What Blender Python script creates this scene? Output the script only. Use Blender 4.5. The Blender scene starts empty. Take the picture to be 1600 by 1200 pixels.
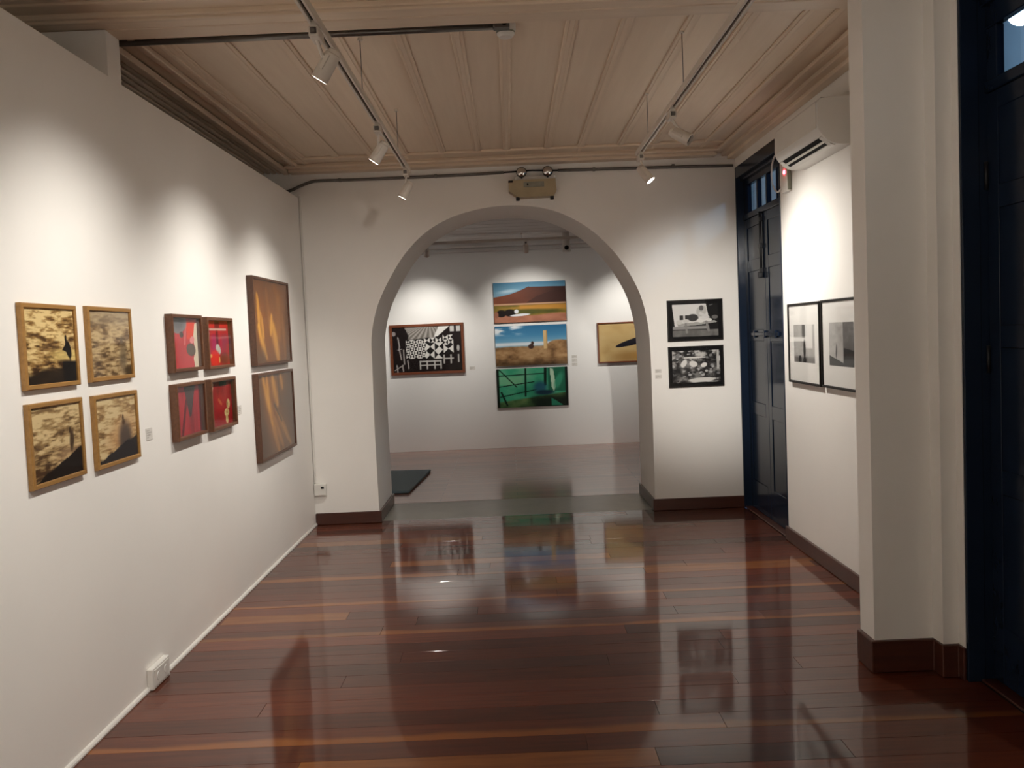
import bpy, bmesh, math, random
import numpy as np
from mathutils import Matrix, Vector

random.seed(7)
scene = bpy.context.scene
COL = scene.collection

# ------------------------------------------------------------------ camera
F_PX, YAW, PITCH, ROLL, EYE = 1392.34, -0.00058067, -0.0560306, 0.0425697, 1.65
cam_data = bpy.data.cameras.new('camera')
cam_data.sensor_width = 36.0
cam_data.lens = F_PX * 36.0 / 1600.0
cam_data.clip_start = 0.05
cam = bpy.data.objects.new('camera', cam_data)
COL.objects.link(cam)
_f = Vector((math.sin(YAW) * math.cos(PITCH), math.cos(YAW) * math.cos(PITCH), math.sin(PITCH)))
_r = Vector((math.cos(YAW), -math.sin(YAW), 0))
_d = -_r.cross(_f)
_r2 = math.cos(ROLL) * _r + math.sin(ROLL) * _d
_d2 = -math.sin(ROLL) * _r + math.cos(ROLL) * _d
cam.matrix_world = Matrix(((_r2.x, -_d2.x, -_f.x, 0), (_r2.y, -_d2.y, -_f.y, 0), (_r2.z, -_d2.z, -_f.z, EYE), (0, 0, 0, 1)))
scene.camera = cam

# ------------------------------------------------------------------ world, exposure
world = bpy.data.worlds.new('night'); scene.world = world
world.use_nodes = True
world.node_tree.nodes['Background'].inputs[0].default_value = (0.012, 0.02, 0.04, 1)
world.node_tree.nodes['Background'].inputs[1].default_value = 1.0
vs = scene.view_settings
vs.view_transform = 'Standard'; vs.look = 'None'; vs.gamma = 1.0; vs.use_curve_mapping = False
vs.exposure = 1.42
SPOT_W = 33.0          # gallery spotlights
LAMP_COL = (1.0, 0.955, 0.88)
FRONT_W = 37.0         # spotlight over the viewer, and the added fill lamps behind
cy = scene.cycles
cy.use_denoising = True
cy.max_bounces = 7; cy.diffuse_bounces = 5; cy.glossy_bounces = 3; cy.transparent_max_bounces = 8
cy.use_adaptive_sampling = True; cy.adaptive_threshold = 0.02
cy.sample_clamp_indirect = 4.0
cy.caustics_reflective = False; cy.caustics_refractive = False

# ------------------------------------------------------------------ key dimensions (metres)
XL, XR, D, DB, D2 = -1.828, 2.052, 7.992, 8.87, 12.916
ZT, ZC, ZB = 2.932, 3.20, 3.145
XW = -2.28              # old wall behind the partition board
YS = -1.7               # wall behind the viewer

# ------------------------------------------------------------------ materials
def srgb(r, g, b):
    f = lambda c: (c / 255 / 12.92) if c / 255 <= 0.04045 else ((c / 255 + 0.055) / 1.055) ** 2.4
    return (f(r), f(g), f(b), 1)

def new_mat(name):
    m = bpy.data.materials.new(name); m.use_nodes = True
    return m, m.node_tree.nodes, m.node_tree.links, m.node_tree.nodes['Principled BSDF']

def simple(name, col, rough=0.5, metal=0.0, spec=0.5, coat=0.0, bump=0.0, bscale=60.0, vary=0.0, vscale=4.0):
    m, n, l, p = new_mat(name)
    p.inputs['Base Color'].default_value = col
    p.inputs['Roughness'].default_value = rough
    p.inputs['Metallic'].default_value = metal
    p.inputs['Specular IOR Level'].default_value = spec
    p.inputs['Coat Weight'].default_value = coat
    p.inputs['Coat Roughness'].default_value = 0.06
    tc = n.new('ShaderNodeTexCoord')
    if bump:
        t = n.new('ShaderNodeTexNoise'); t.inputs['Scale'].default_value = bscale; t.inputs['Detail'].default_value = 4
        l.new(tc.outputs['Object'], t.inputs['Vector'])
        b = n.new('ShaderNodeBump'); b.inputs['Strength'].default_value = bump; b.inputs['Distance'].default_value = 0.01
        l.new(t.outputs['Fac'], b.inputs['Height']); l.new(b.outputs['Normal'], p.inputs['Normal'])
    if vary:
        t = n.new('ShaderNodeTexNoise'); t.inputs['Scale'].default_value = vscale; t.inputs['Detail'].default_value = 5
        l.new(tc.outputs['Object'], t.inputs['Vector'])
        mr = n.new('ShaderNodeMapRange'); mr.inputs['From Min'].default_value = 0.3; mr.inputs['From Max'].default_value = 0.7
        mr.inputs['To Min'].default_value = 1 - vary; mr.inputs['To Max'].default_value = 1 + vary
        l.new(t.outputs['Fac'], mr.inputs['Value'])
        mx = n.new('ShaderNodeVectorMath'); mx.operation = 'SCALE'
        mx.inputs[0].default_value = col[:3]
        l.new(mr.outputs['Result'], mx.inputs['Scale']); l.new(mx.outputs['Vector'], p.inputs['Base Color'])
    return m

def wood(name, c1, c2, rough=0.3, coat=0.0, coat_rough=0.06, stretch=(3, 40, 40), objrand=0.25, edge=None, bump=0.05, spec=0.5, wav=0.0):
    """grained wood; grain runs along local X; edge=(colour) paints a sapwood edge along local -Y"""
    m, n, l, p = new_mat(name)
    tc = n.new('ShaderNodeTexCoord'); oi = n.new('ShaderNodeObjectInfo')
    add = n.new('ShaderNodeVectorMath'); add.operation = 'ADD'
    sc = n.new('ShaderNodeVectorMath'); sc.operation = 'SCALE'; sc.inputs['Scale'].default_value = 37.0
    cmb = n.new('ShaderNodeCombineXYZ')
    for k in range(3): l.new(oi.outputs['Random'], cmb.inputs[k])
    l.new(cmb.outputs[0], sc.inputs[0]); l.new(tc.outputs['Object'], add.inputs[0]); l.new(sc.outputs[0], add.inputs[1])
    mp = n.new('ShaderNodeMapping'); mp.inputs['Scale'].default_value = stretch
    l.new(add.outputs[0], mp.inputs['Vector'])
    t = n.new('ShaderNodeTexNoise'); t.inputs['Scale'].default_value = 1.0; t.inputs['Detail'].default_value = 6; t.inputs['Roughness'].default_value = 0.6
    l.new(mp.outputs[0], t.inputs['Vector'])
    cr = n.new('ShaderNodeValToRGB')
    cr.color_ramp.elements[0].position = 0.3; cr.color_ramp.elements[0].color = c1
    cr.color_ramp.elements[1].position = 0.72; cr.color_ramp.elements[1].color = c2
    l.new(t.outputs['Fac'], cr.inputs['Fac'])
    col = cr.outputs['Color']
    if edge:
        sep = n.new('ShaderNodeSeparateXYZ'); l.new(tc.outputs['Object'], sep.inputs[0])
        w = n.new('ShaderNodeTexNoise'); w.inputs['Scale'].default_value = 1.6; w.inputs['Detail'].default_value = 3
        l.new(add.outputs[0], w.inputs['Vector'])
        ma = n.new('ShaderNodeMath'); ma.operation = 'MULTIPLY_ADD'; ma.inputs[1].default_value = 0.16
        l.new(w.outputs['Fac'], ma.inputs[0]); l.new(sep.outputs['Y'], ma.inputs[2])
        mr = n.new('ShaderNodeMapRange'); mr.inputs['From Min'].default_value = 0.045; mr.inputs['From Max'].default_value = 0.075
        mr.inputs['To Min'].default_value = 1; mr.inputs['To Max'].default_value = 0
        l.new(ma.outputs[0], mr.inputs['Value'])
        mx = n.new('ShaderNodeMix'); mx.data_type = 'RGBA'
        l.new(mr.outputs['Result'], mx.inputs['Factor']); l.new(col, mx.inputs['A']); mx.inputs['B'].default_value = edge
        col = mx.outputs['Result']
    hv = n.new('ShaderNodeHueSaturation')
    mr2 = n.new('ShaderNodeMapRange'); mr2.inputs['To Min'].default_value = 1 - objrand; mr2.inputs['To Max'].default_value = 1 + objrand
    l.new(oi.outputs['Random'], mr2.inputs['Value']); l.new(mr2.outputs['Result'], hv.inputs['Value'])
    l.new(col, hv.inputs['Color']); l.new(hv.outputs['Color'], p.inputs['Base Color'])
    p.inputs['Roughness'].default_value = rough
    p.inputs['Specular IOR Level'].default_value = spec
    p.inputs['Coat Weight'].default_value = coat; p.inputs['Coat Roughness'].default_value = coat_rough; p.inputs['Coat IOR'].default_value = 1.39
    if bump or wav:
        b = n.new('ShaderNodeBump'); b.inputs['Strength'].default_value = bump; b.inputs['Distance'].default_value = 0.002
        l.new(t.outputs['Fac'], b.inputs['Height']); l.new(b.outputs['Normal'], p.inputs['Normal'])
    if wav and coat:
        w2 = n.new('ShaderNodeTexNoise'); w2.inputs['Scale'].default_value = 5.0; w2.inputs['Detail'].default_value = 2
        l.new(add.outputs[0], w2.inputs['Vector'])
        b2 = n.new('ShaderNodeBump'); b2.inputs['Strength'].default_value = wav; b2.inputs['Distance'].default_value = 0.004
        l.new(w2.outputs['Fac'], b2.inputs['Height']); l.new(b2.outputs['Normal'], p.inputs['Coat Normal'])
    return m

def emis(name, col, strength):
    m, n, l, p = new_mat(name)
    p.inputs['Base Color'].default_value = (0, 0, 0, 1)
    p.inputs['Emission Color'].default_value = col; p.inputs['Emission Strength'].default_value = strength
    return m

def glass(name, tint=(1, 1, 1, 1), rough=0.02, ior=1.5):
    m = bpy.data.materials.new(name); m.use_nodes = True
    n, l = m.node_tree.nodes, m.node_tree.links
    n.remove(n['Principled BSDF'])
    tr = n.new('ShaderNodeBsdfTransparent'); tr.inputs['Color'].default_value = tint
    gl = n.new('ShaderNodeBsdfGlossy'); gl.inputs['Roughness'].default_value = rough
    fr = n.new('ShaderNodeFresnel'); ge = n.new('ShaderNodeNewGeometry')
    mr = n.new('ShaderNodeMapRange'); mr.inputs['To Min'].default_value = ior; mr.inputs['To Max'].default_value = 1.0 / ior
    l.new(ge.outputs['Backfacing'], mr.inputs['Value']); l.new(mr.outputs['Result'], fr.inputs['IOR'])
    mx = n.new('ShaderNodeMixShader')
    l.new(fr.outputs[0], mx.inputs[0]); l.new(tr.outputs[0], mx.inputs[1]); l.new(gl.outputs[0], mx.inputs[2])
    l.new(mx.outputs[0], n['Material Output'].inputs['Surface'])
    return m

def print_mat(name, rough=0.5):
    m, n, l, p = new_mat(name)
    a = n.new('ShaderNodeAttribute'); a.attribute_name = 'ink'
    l.new(a.outputs['Color'], p.inputs['Base Color'])
    p.inputs['Roughness'].default_value = rough; p.inputs['Specular IOR Level'].default_value = 0.12
    return m

M = {}
M['wall'] = simple('white_wall_paint', (0.87, 0.845, 0.805, 1), 0.62, spec=0.25, bump=0.05, bscale=35, vary=0.02, vscale=1.5)
M['wall_far'] = simple('far_wall_paint', (0.80, 0.79, 0.77, 1), 0.62, spec=0.25, bump=0.04, bscale=35)
M['ceil'] = wood('painted_ceiling_board', (0.74, 0.605, 0.465, 1), (0.80, 0.665, 0.52, 1), 0.45, stretch=(1.2, 20, 20), objrand=0.05, bump=0.08)
M['cornice'] = wood('painted_cornice_wood', (0.70, 0.565, 0.43, 1), (0.77, 0.63, 0.485, 1), 0.4, stretch=(1.2, 25, 25), objrand=0.06, bump=0.08)
M['ceil_far'] = simple('far_ceiling_paint', (0.62, 0.60, 0.58, 1), 0.55)
M['dark'] = simple('dark_gap', (0.012, 0.009, 0.007, 1), 0.8)
FL = dict(rough=0.45, coat=1.0, coat_rough=0.07, bump=0.05, wav=0.04, spec=0.12)
M['plank'] = wood('varnished_brown_plank', (0.078, 0.0165, 0.0065, 1), (0.128, 0.029, 0.0105, 1), objrand=0.3, **FL)
M['plank_dark'] = wood('varnished_dark_plank', (0.050, 0.0118, 0.0055, 1), (0.085, 0.020, 0.008, 1), objrand=0.3, **FL)
M['plank_edge'] = wood('varnished_plank_sapwood_edge', (0.072, 0.0158, 0.0063, 1), (0.115, 0.027, 0.010, 1), objrand=0.2, edge=(0.21, 0.070, 0.017, 1), **FL)
M['plank_orange'] = wood('varnished_orange_plank', (0.19, 0.058, 0.015, 1), (0.28, 0.10, 0.024, 1), objrand=0.15, **FL)
M['base'] = wood('dark_baseboard_wood', (0.045, 0.012, 0.007, 1), (0.075, 0.022, 0.012, 1), 0.35, coat=0.3, coat_rough=0.2, stretch=(2, 30, 30), objrand=0.1)
M['stone'] = simple('polished_grey_threshold', (0.25, 0.24, 0.205, 1), 0.32, spec=0.5, vary=0.1, vscale=6)
M['navy'] = simple('navy_gloss_paint', srgb(24, 35, 52), 0.17, spec=0.16, bump=0.06, bscale=9, vary=0.08, vscale=5)
M['iron'] = simple('black_iron', (0.012, 0.012, 0.014, 1), 0.45, metal=0.3, bump=0.2, bscale=80)
M['white_plastic'] = simple('white_plastic', (0.72, 0.70, 0.66, 1), 0.35, vary=0.03)
M['fixture'] = simple('white_enamel_fixture', (0.66, 0.60, 0.53, 1), 0.4, vary=0.03)
M['black'] = simple('black_plastic', (0.008, 0.008, 0.008, 1), 0.7, spec=0.15)
M['conduit'] = simple('grey_metal_conduit', (0.16, 0.15, 0.14, 1), 0.3, metal=0.75, vary=0.15, vscale=9)
M['chrome'] = simple('chrome', (0.75, 0.75, 0.75, 1), 0.08, metal=1.0)
M['beige'] = simple('aged_beige_plastic', (0.42, 0.34, 0.21, 1), 0.45, vary=0.08, vscale=8)
M['grey_label'] = simple('grey_green_panel', (0.24, 0.24, 0.19, 1), 0.5, vary=0.15, vscale=30)
M['mat_teal'] = simple('slate_blue_mat', (0.105, 0.15, 0.172, 1), 0.7, bump=0.3, bscale=200)
M['paper'] = simple('white_mat_board', (0.82, 0.80, 0.76, 1), 0.7)
M['black_board'] = simple('black_mount', (0.008, 0.0075, 0.008, 1), 0.7, spec=0.1)
FR = dict(stretch=(4, 60, 60), objrand=0.08)
M['gold_wood'] = wood('honey_wood_frame', (0.27, 0.135, 0.035, 1), (0.38, 0.20, 0.055, 1), 0.4, **FR)
M['brown_wood'] = wood('walnut_frame', (0.10, 0.038, 0.016, 1), (0.16, 0.065, 0.028, 1), 0.38, **FR)
M['dark_wood'] = wood('dark_walnut_frame', (0.065, 0.026, 0.013, 1), (0.11, 0.045, 0.022, 1), 0.38, **FR)
M['red_wood'] = wood('reddish_frame', (0.12, 0.032, 0.012, 1), (0.19, 0.055, 0.02, 1), 0.35, **FR)
M['black_frame'] = wood('black_stained_frame', (0.009, 0.007, 0.006, 1), (0.016, 0.013, 0.011, 1), 0.5, spec=0.2, **FR)
M['print'] = print_mat('photographic_print')
M['glazing'] = glass('picture_glass', (0.98, 0.98, 0.98, 1), 0.05, 1.17)
M['window_glass'] = glass('transom_glass', (0.75, 0.85, 0.95, 1), 0.02, 1.5)
M['lens'] = emis('lamp_glow', (1.0, 0.95, 0.86, 1), 60.0)
M['lens_off'] = simple('dark_lens', (0.015, 0.014, 0.013, 1), 0.15)
M['led'] = emis('red_led', (1.0, 0.03, 0.05, 1), 14.0)
M['globe'] = emis('cool_globe_glow', (0.60, 0.84, 1.0, 1), 55.0)
M['ext'] = simple('outside_plaster', (0.74, 0.75, 0.74, 1), 0.8, bump=0.1, bscale=10, vary=0.1, vscale=2)

# ------------------------------------------------------------------ helpers
def tag(o, label=None, cat=None, group=None, kind=None):
    if label: o['label'] = label
    if cat: o['category'] = cat
    if group: o['group'] = group
    if kind: o['kind'] = kind
    return o

def link(name, me, mat, parent=None, loc=(0, 0, 0), rot=None):
    o = bpy.data.objects.new(name, me); COL.objects.link(o)
    if mat is not None and me is not None: me.materials.append(M[mat] if isinstance(mat, str) else mat)
    o.parent = parent
    if rot is not None:
        o.matrix_local = Matrix.Translation(loc) @ rot.to_4x4()
    else:
        o.location = loc
    return o

def empty(name, loc=(0, 0, 0), rot=None, parent=None):
    o = link(name, None, None, parent, loc, rot); o.empty_display_size = 0.1
    return o

def box_me(name, sx, sy, sz, bevel=0.0, seg=1):
    bm = bmesh.new()
    bmesh.ops.create_cube(bm, size=1.0)
    bmesh.ops.scale(bm, vec=(sx, sy, sz), verts=bm.verts)
    if bevel:
        bmesh.ops.bevel(bm, geom=list(bm.edges), offset=bevel, segments=seg, affect='EDGES', profile=0.5)
    me = bpy.data.meshes.new(name); bm.to_mesh(me); bm.free()
    return me

def box(name, lo, hi, mat, parent=None, bevel=0.0, seg=1):
    """box given in the parent's coordinates"""
    me = box_me(name, hi[0] - lo[0], hi[1] - lo[1], hi[2] - lo[2], bevel, seg)
    return link(name, me, mat, parent, [(a + b) / 2 for a, b in zip(lo, hi)])

def prism(name, pts, axis, a, b, mat, parent=None, smooth=None, loc=(0, 0, 0)):
    """closed outline pts (2-D) extruded from a to b along axis 'x' | 'y' | 'z'"""
    n = len(pts)
    def P(p, t):
        if axis == 'x': return (t, p[0], p[1])
        if axis == 'y': return (p[0], t, p[1])
        return (p[0], p[1], t)
    v = [P(p, a) for p in pts] + [P(p, b) for p in pts]
    f = [tuple(range(n)), tuple(range(2 * n - 1, n - 1, -1))]
    f += [(i, i + n, (i + 1) % n + n, (i + 1) % n) for i in range(n)]
    me = bpy.data.meshes.new(name); me.from_pydata(v, [], f)
    bm = bmesh.new(); bm.from_mesh(me); bmesh.ops.recalc_face_normals(bm, faces=bm.faces)
    if smooth:
        for fc in bm.faces: fc.smooth = len(fc.verts) == 4
    bm.to_mesh(me); bm.free()
    if smooth: me.set_sharp_from_angle(angle=math.radians(smooth))
    return link(name, me, mat, parent, loc)

def lathe_me(name, prof, n=24, cap=True):
    """profile [(r, z)] revolved round local Z"""
    v, f = [], []
    for r, z in prof:
        for k in range(n):
            a = 2 * math.pi * k / n
            v.append((r * math.cos(a), r * math.sin(a), z))
    for i in range(len(prof) - 1):
        for k in range(n):
            f.append((i * n + k, i * n + (k + 1) % n, (i + 1) * n + (k + 1) % n, (i + 1) * n + k))
    if cap:
        f.append(tuple(range(n - 1, -1, -1))); f.append(tuple((len(prof) - 1) * n + k for k in range(n)))
    me = bpy.data.meshes.new(name); me.from_pydata(v, [], f)
    bm = bmesh.new(); bm.from_mesh(me); bmesh.ops.recalc_face_normals(bm, faces=bm.faces)
    for fc in bm.faces: fc.smooth = len(fc.verts) == 4
    bm.to_mesh(me); bm.free()
    me.set_sharp_from_angle(angle=math.radians(35))
    return me

def tube_me(name, pts, r, n=10):
    pts = [Vector(p) for p in pts]
    v, f = [], []
    ref = Vector((0, 0, 1))
    for i, p in enumerate(pts):
        t = (pts[min(i + 1, len(pts) - 1)] - pts[max(i - 1, 0)]).normalized()
        a = t.cross(ref if abs(t.dot(ref)) < 0.95 else Vector((1, 0, 0))).normalized(); b = t.cross(a)
        for k in range(n):
            w = 2 * math.pi * k / n
            v.append(p + r * (math.cos(w) * a + math.sin(w) * b))
    for i in range(len(pts) - 1):
        for k in range(n):
            f.append((i * n + k, i * n + (k + 1) % n, (i + 1) * n + (k + 1) % n, (i + 1) * n + k))
    f.append(tuple(range(n - 1, -1, -1))); f.append(tuple((len(pts) - 1) * n + k for k in range(n)))
    me = bpy.data.meshes.new(name); me.from_pydata([tuple(q) for q in v], [], f)
    for p in me.polygons: p.use_smooth = len(p.vertices) == 4
    return me

def curve_pts(ctrl, n=8):
    """Catmull-Rom through control points"""
    c = [Vector(p) for p in ctrl]; c = [2 * c[0] - c[1]] + c + [2 * c[-1] - c[-2]]
    out = []
    for i in range(1, len(c) - 2):
        for k in range(n):
            t = k / n
            out.append(0.5 * ((2 * c[i]) + (c[i + 1] - c[i - 1]) * t + (2 * c[i - 1] - 5 * c[i] + 4 * c[i + 1] - c[i + 2]) * t * t + (3 * c[i] - c[i - 1] - 3 * c[i + 1] + c[i + 2]) * t ** 3))
    out.append(c[-2])
    return out

def structure(o): return tag(o, kind='structure')

# ================================================================== THE ROOM
# --- floor: subfloor slab with one object per plank
floor = structure(box('floor', (XW - 0.1, YS, -0.20), (2.6, 8.05, -0.030), 'dark'))
tag(floor, 'glossy dark brown hardwood plank floor of the gallery')
fz = -(-0.20 - 0.030) / 2          # parent centre offset
FC = Vector(((XW - 0.1 + 2.6) / 2, (YS + 8.05) / 2, (-0.20 - 0.030) / 2))
orange_rows = [(7.13, -1.8, -0.3), (6.43, -0.95, 0.66), (6.0, 0.85, 2.0), (5.22, -1.8, -1.05), (3.36, -0.9, 0.5)]
edge_rows = [6.14, 5.59, 5.05, 3.72]
PW, GAP = 0.148, 0.0012
y = 1.95
rowi = 0
plank_n = 0
while y < 8.049:
    y1 = min(y + PW, 8.05)
    ym = (y + y1) / 2
    xs = [XL + 0.002]
    special = [o for o in orange_rows if abs(o[0] - ym) <= PW / 2]
    if special:
        for q in special: xs += [max(q[1], XL + 0.002), min(q[2], XR - 0.002)]
        x = special[0][2]
        if XR - x > 1.0: xs.append(x + 0.55 + 0.3 * random.random())
    else:
        x = XL + random.choice([0.75, 1.2, 1.65, 2.2, 2.7]) + random.uniform(-0.2, 0.2)
        while x < XR - 0.4:
            xs.append(x); x += random.uniform(1.5, 2.4)
    xs.append(XR - 0.002)
    xs = sorted(set(round(v, 4) for v in xs))
    for a, b in zip(xs[:-1], xs[1:]):
        if b - a < 0.02: continue
        mid = (a + b) / 2
        if special and special[0][1] - 0.01 <= mid <= special[0][2] + 0.01: mt = 'plank_orange'
        elif any(abs(e - ym) <= PW / 2 for e in edge_rows): mt = 'plank_edge'
        else: mt = random.choice(['plank', 'plank', 'plank', 'plank_dark', 'plank_dark' if random.random() < 0.4 else 'plank'])
        me = box_me('plank', b - a - GAP, y1 - y - GAP, 0.03, 0.0008)
        tilt = math.radians(random.gauss(0, 0.035)); tz = math.radians(random.gauss(0, 0.02))
        o = link('plank', me, mt, floor, Vector((mid, ym, -0.0165)) - FC, Matrix.Rotation(tilt, 3, 'X') @ Matrix.Rotation(tz, 3, 'Y'))
    y = y1
# planks behind the viewer: one slab of the same wood
box('plank_field', (Vector((XL, YS, -0.030)) - FC), (Vector((XR, 1.95, -0.0015)) - FC), 'plank', floor)

# --- threshold under the arch and the far room's floor
structure(tag(box('trim_1', (-1.26, 8.05, -0.15), (1.26, DB, -0.002), 'stone', bevel=0.002), 'polished grey stone threshold under the arch'))
m, n, l, p = new_mat('far_plank_floor')
tc = n.new('ShaderNodeTexCoord'); br = n.new('ShaderNodeTexBrick')
br.inputs['Scale'].default_value = 1.0; br.inputs['Brick Width'].default_value = 2.1; br.inputs['Row Height'].default_value = 0.148
br.inputs['Mortar Size'].default_value = 0.002; br.offset = 0.37
br.inputs['Color1'].default_value = (0.24, 0.095, 0.06, 1); br.inputs['Color2'].default_value = (0.33, 0.135, 0.08, 1)
br.inputs['Mortar'].default_value = (0.02, 0.01, 0.008, 1)
l.new(tc.outputs['Object'], br.inputs['Vector']); l.new(br.outputs['Color'], p.inputs['Base Color'])
p.inputs['Roughness'].default_value = 0.3; p.inputs['Coat Weight'].default_value = 1.0; p.inputs['Coat Roughness'].default_value = 0.14; p.inputs['Coat IOR'].default_value = 1.42; p.inputs['Specular IOR Level'].default_value = 0.1
M['far_floor'] = m
structure(tag(box('floor_far', (-3.6, DB, -0.15), (3.6, D2 + 0.2, -0.001), 'far_floor'), 'brown plank floor of the room beyond the arch'))

# --- left partition board, the old wall behind it, stub of a removed wall
structure(tag(box('wall_left', (XL - 0.07, YS, 0.0), (XL, D - 0.012, ZT), 'wall'), 'long white partition wall hung with pictures'))
structure(box('wall_left_old', (XW - 0.25, YS, -0.05), (XW, D, 3.5), 'wall'))
structure(tag(prism('baseboard_left', [(XL, 0), (XL + 0.014, 0), (XL + 0.014, 0.008), (XL + 0.009, 0.016), (XL, 0.02)], 'y', YS, D - 0.014, 'white_plastic'), 'thin white strip at the foot of the partition'))
structure(tag(box('wall_stub', (XW, 4.245, 2.25), (XL - 0.072, 4.39, ZT), 'wall'), 'stub of white wall above the partition'))
box('stub_top', (0, 0, 0), (1, 1, 1), 'wall', None)
_st = bpy.data.objects['stub_top']; _ws = bpy.data.objects['wall_stub']
_st.parent = _ws
_c = Vector(((XW + XL - 0.072) / 2, (4.245 + 4.39) / 2, (2.25 + ZT) / 2))
_st.data = box_me('stub_top', XL - XW, 0.145, ZB - ZT); _st.data.materials.append(M['wall'])
_st.location = Vector(((XW + XL) / 2, 4.3175, (ZT + ZB) / 2)) - _c

# --- arch wall
arch = [(-1.252, 0.0), (-1.256, 0.5), (-1.257, 0.95), (-1.25, 1.40), (-1.243, 1.676), (-1.187, 1.921), (-1.09, 2.127), (-0.955, 2.343), (-0.824, 2.493), (-0.696, 2.598),
        (-0.544, 2.681), (-0.368, 2.741), (-0.131, 2.783), (0.12, 2.787), (0.357, 2.750), (0.552, 2.675), (0.744, 2.553), (0.911, 2.393), (1.053, 2.200), (1.169, 1.965),
        (1.232, 1.695), (1.249, 1.40), (1.249, 0.9), (1.247, 0.45), (1.245, 0.0)]
ap = [(q.x, q.z) for q in curve_pts([(a, 0, b) for a, b in arch], 4)]
outline = [(XW - 0.3, 0.0)] + ap + [(3.0, 0.0), (3.0, 3.5), (XW - 0.3, 3.5)]
structure(tag(prism('wall_back', outline, 'y', D, DB, 'wall', smooth=30), 'white end wall pierced by a wide round arch'))
def baseboard(name, segs, h=0.105, label=None):
    """segs: list of (outline on plan) closed polygons"""
    root = None
    for pts in segs:
        o = prism(name if root is None else 'baseboard_run', pts, 'z', 0.0, h, 'base', root)
        root = root or o
        md = o.modifiers.new('bevel', 'BEVEL'); md.width = 0.004; md.segments = 1; md.limit_method = 'ANGLE'
    structure(root)
    if label: tag(root, label)
    return root
T = 0.02
baseboard('baseboard_back', [[(XL + 0.003, D), (XL + 0.003, D - T), (-1.252 + T, D - T), (-1.252 + T, DB), (-1.252, DB), (-1.252, D)],
                             [(XR + 0.06, D), (XR + 0.06, D - T), (1.246 - T, D - T), (1.246 - T, DB), (1.246, DB), (1.246, D)]], 0.105, 'dark brown skirting board along the arch wall')

# --- right wall (in runs, with two door openings)
WT = 0.11
wr = structure(tag(box('wall_right', (XR, 4.20, 0), (XR + WT, 6.70, 3.5), 'wall'), 'white side wall between the navy doors'))
WC = Vector((XR + WT / 2, 5.45, 1.75))
def wr_part(lo, hi): return box('wall_run', Vector(lo) - WC, Vector(hi) - WC, 'wall', wr)
wr_part((XR, 6.70, 3.035), (XR + WT, D, 3.5))
wr_part((XR, 2.69, 3.10), (XR + WT, 4.20, 3.5))
wr_part((XR, YS, 0), (XR + WT, 2.69, 3.5))
wr_part((XR, 3.96, 0), (XR + WT, 4.20, 3.10))
baseboard('baseboard_right', [[(XR, 6.72), (XR - T, 6.72), (XR - T, 4.255), (XR, 4.255)]], 0.105, 'dark brown skirting board under the pair of black frames')
# pier of the removed wall
pier = [(1.64, 4.09), (1.914, 4.09), (1.920, 4.003), (1.992, 4.003), (1.992, 3.945), (XR + 0.02, 3.945), (XR + 0.02, 4.255), (1.64, 4.255)]
structure(tag(prism('wall_pier', pier, 'z', 0, 3.5, 'wall'), 'white wall pier beside the nearer navy door'))
bpts = [(1.64 - T, 4.09 - T), (1.914 - T * 0.3, 4.09 - T), (1.920 - T * 0.6, 4.003 - T), (1.992 - T * 0.6, 4.003 - T), (1.992 - T * 0.6, 3.94), (1.995, 3.94), (1.995, 4.01), (1.925, 4.01), (1.918, 4.095), (1.645, 4.095), (1.645, 4.25), (1.64 - T, 4.25)]
baseboard('baseboard_pier', [bpts], 0.15, 'stepped dark brown skirting board round the white pier')

# --- walls closing the front room and the far room
structure(box('wall_front', (XW - 0.3, YS - 0.2, 0), (2.6, YS, 3.5), 'wall'))
structure(tag(box('wall_far', (-3.6, D2, 0), (3.6, D2 + 0.2, 3.4), 'wall_far'), 'white rear wall of the room beyond the arch'))
structure(box('wall_far_left', (-3.8, DB, 0), (-3.6, D2 + 0.2, 3.4), 'wall_far'))
structure(box('wall_far_right', (3.6, DB, 0), (3.8, D2 + 0.2, 3.4), 'wall_far'))

# --- main ceiling: boards and narrow battens run away from the viewer
ceil = structure(tag(box('ceiling', (XW, YS, ZC + 0.03), (XR + 0.1, D, ZC + 0.10), 'dark'), 'beige painted board ceiling with narrow battens'))
CC = Vector(((XW + XR + 0.1) / 2, (YS + D) / 2, ZC + 0.065))
RX90 = Matrix.Rotation(math.radians(90), 3, 'Z')
bat_x = [-1.68, -1.40, -1.10, -0.82, -0.505, -0.21, 0.035, 0.375, 0.655, 0.985, 1.28, 1.56]
yc0, yc1 = 4.36, 7.75
def yboard(name, x0, x1, y0, y1, z0, z1, mat, parent, off, bevel):
    me = box_me(name, y1 - y0, x1 - x0, z1 - z0, bevel)
    return link(name, me, mat, parent, Vector(((x0 + x1) / 2, (y0 + y1) / 2, (z0 + z1) / 2)) - off, RX90)
edges = [-1.95] + bat_x + [1.90]
for a, b in zip(edges[:-1], edges[1:]):
    yboard('ceiling_board', a + 0.002, b - 0.002, yc0, yc1, ZC, ZC + 0.025, 'ceil', ceil, CC, 0.003)
for x in bat_x:
    b = yboard('batten', x - 0.032, x + 0.032, yc0, yc1, ZC - 0.011, ZC, 'ceil', ceil, CC, 0.004)
    yboard('bead', -0.014, 0.014, 0, yc1 - yc0, -0.005, 0.0, 'ceil', None, Vector((0, 0, 0)), 0.002)
    o = bpy.data.objects[-1] if False else COL.objects[-1]
    o.parent = b
    o.matrix_local = Matrix.Translation((0, 0, -0.0055 - 0.0025))
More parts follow.
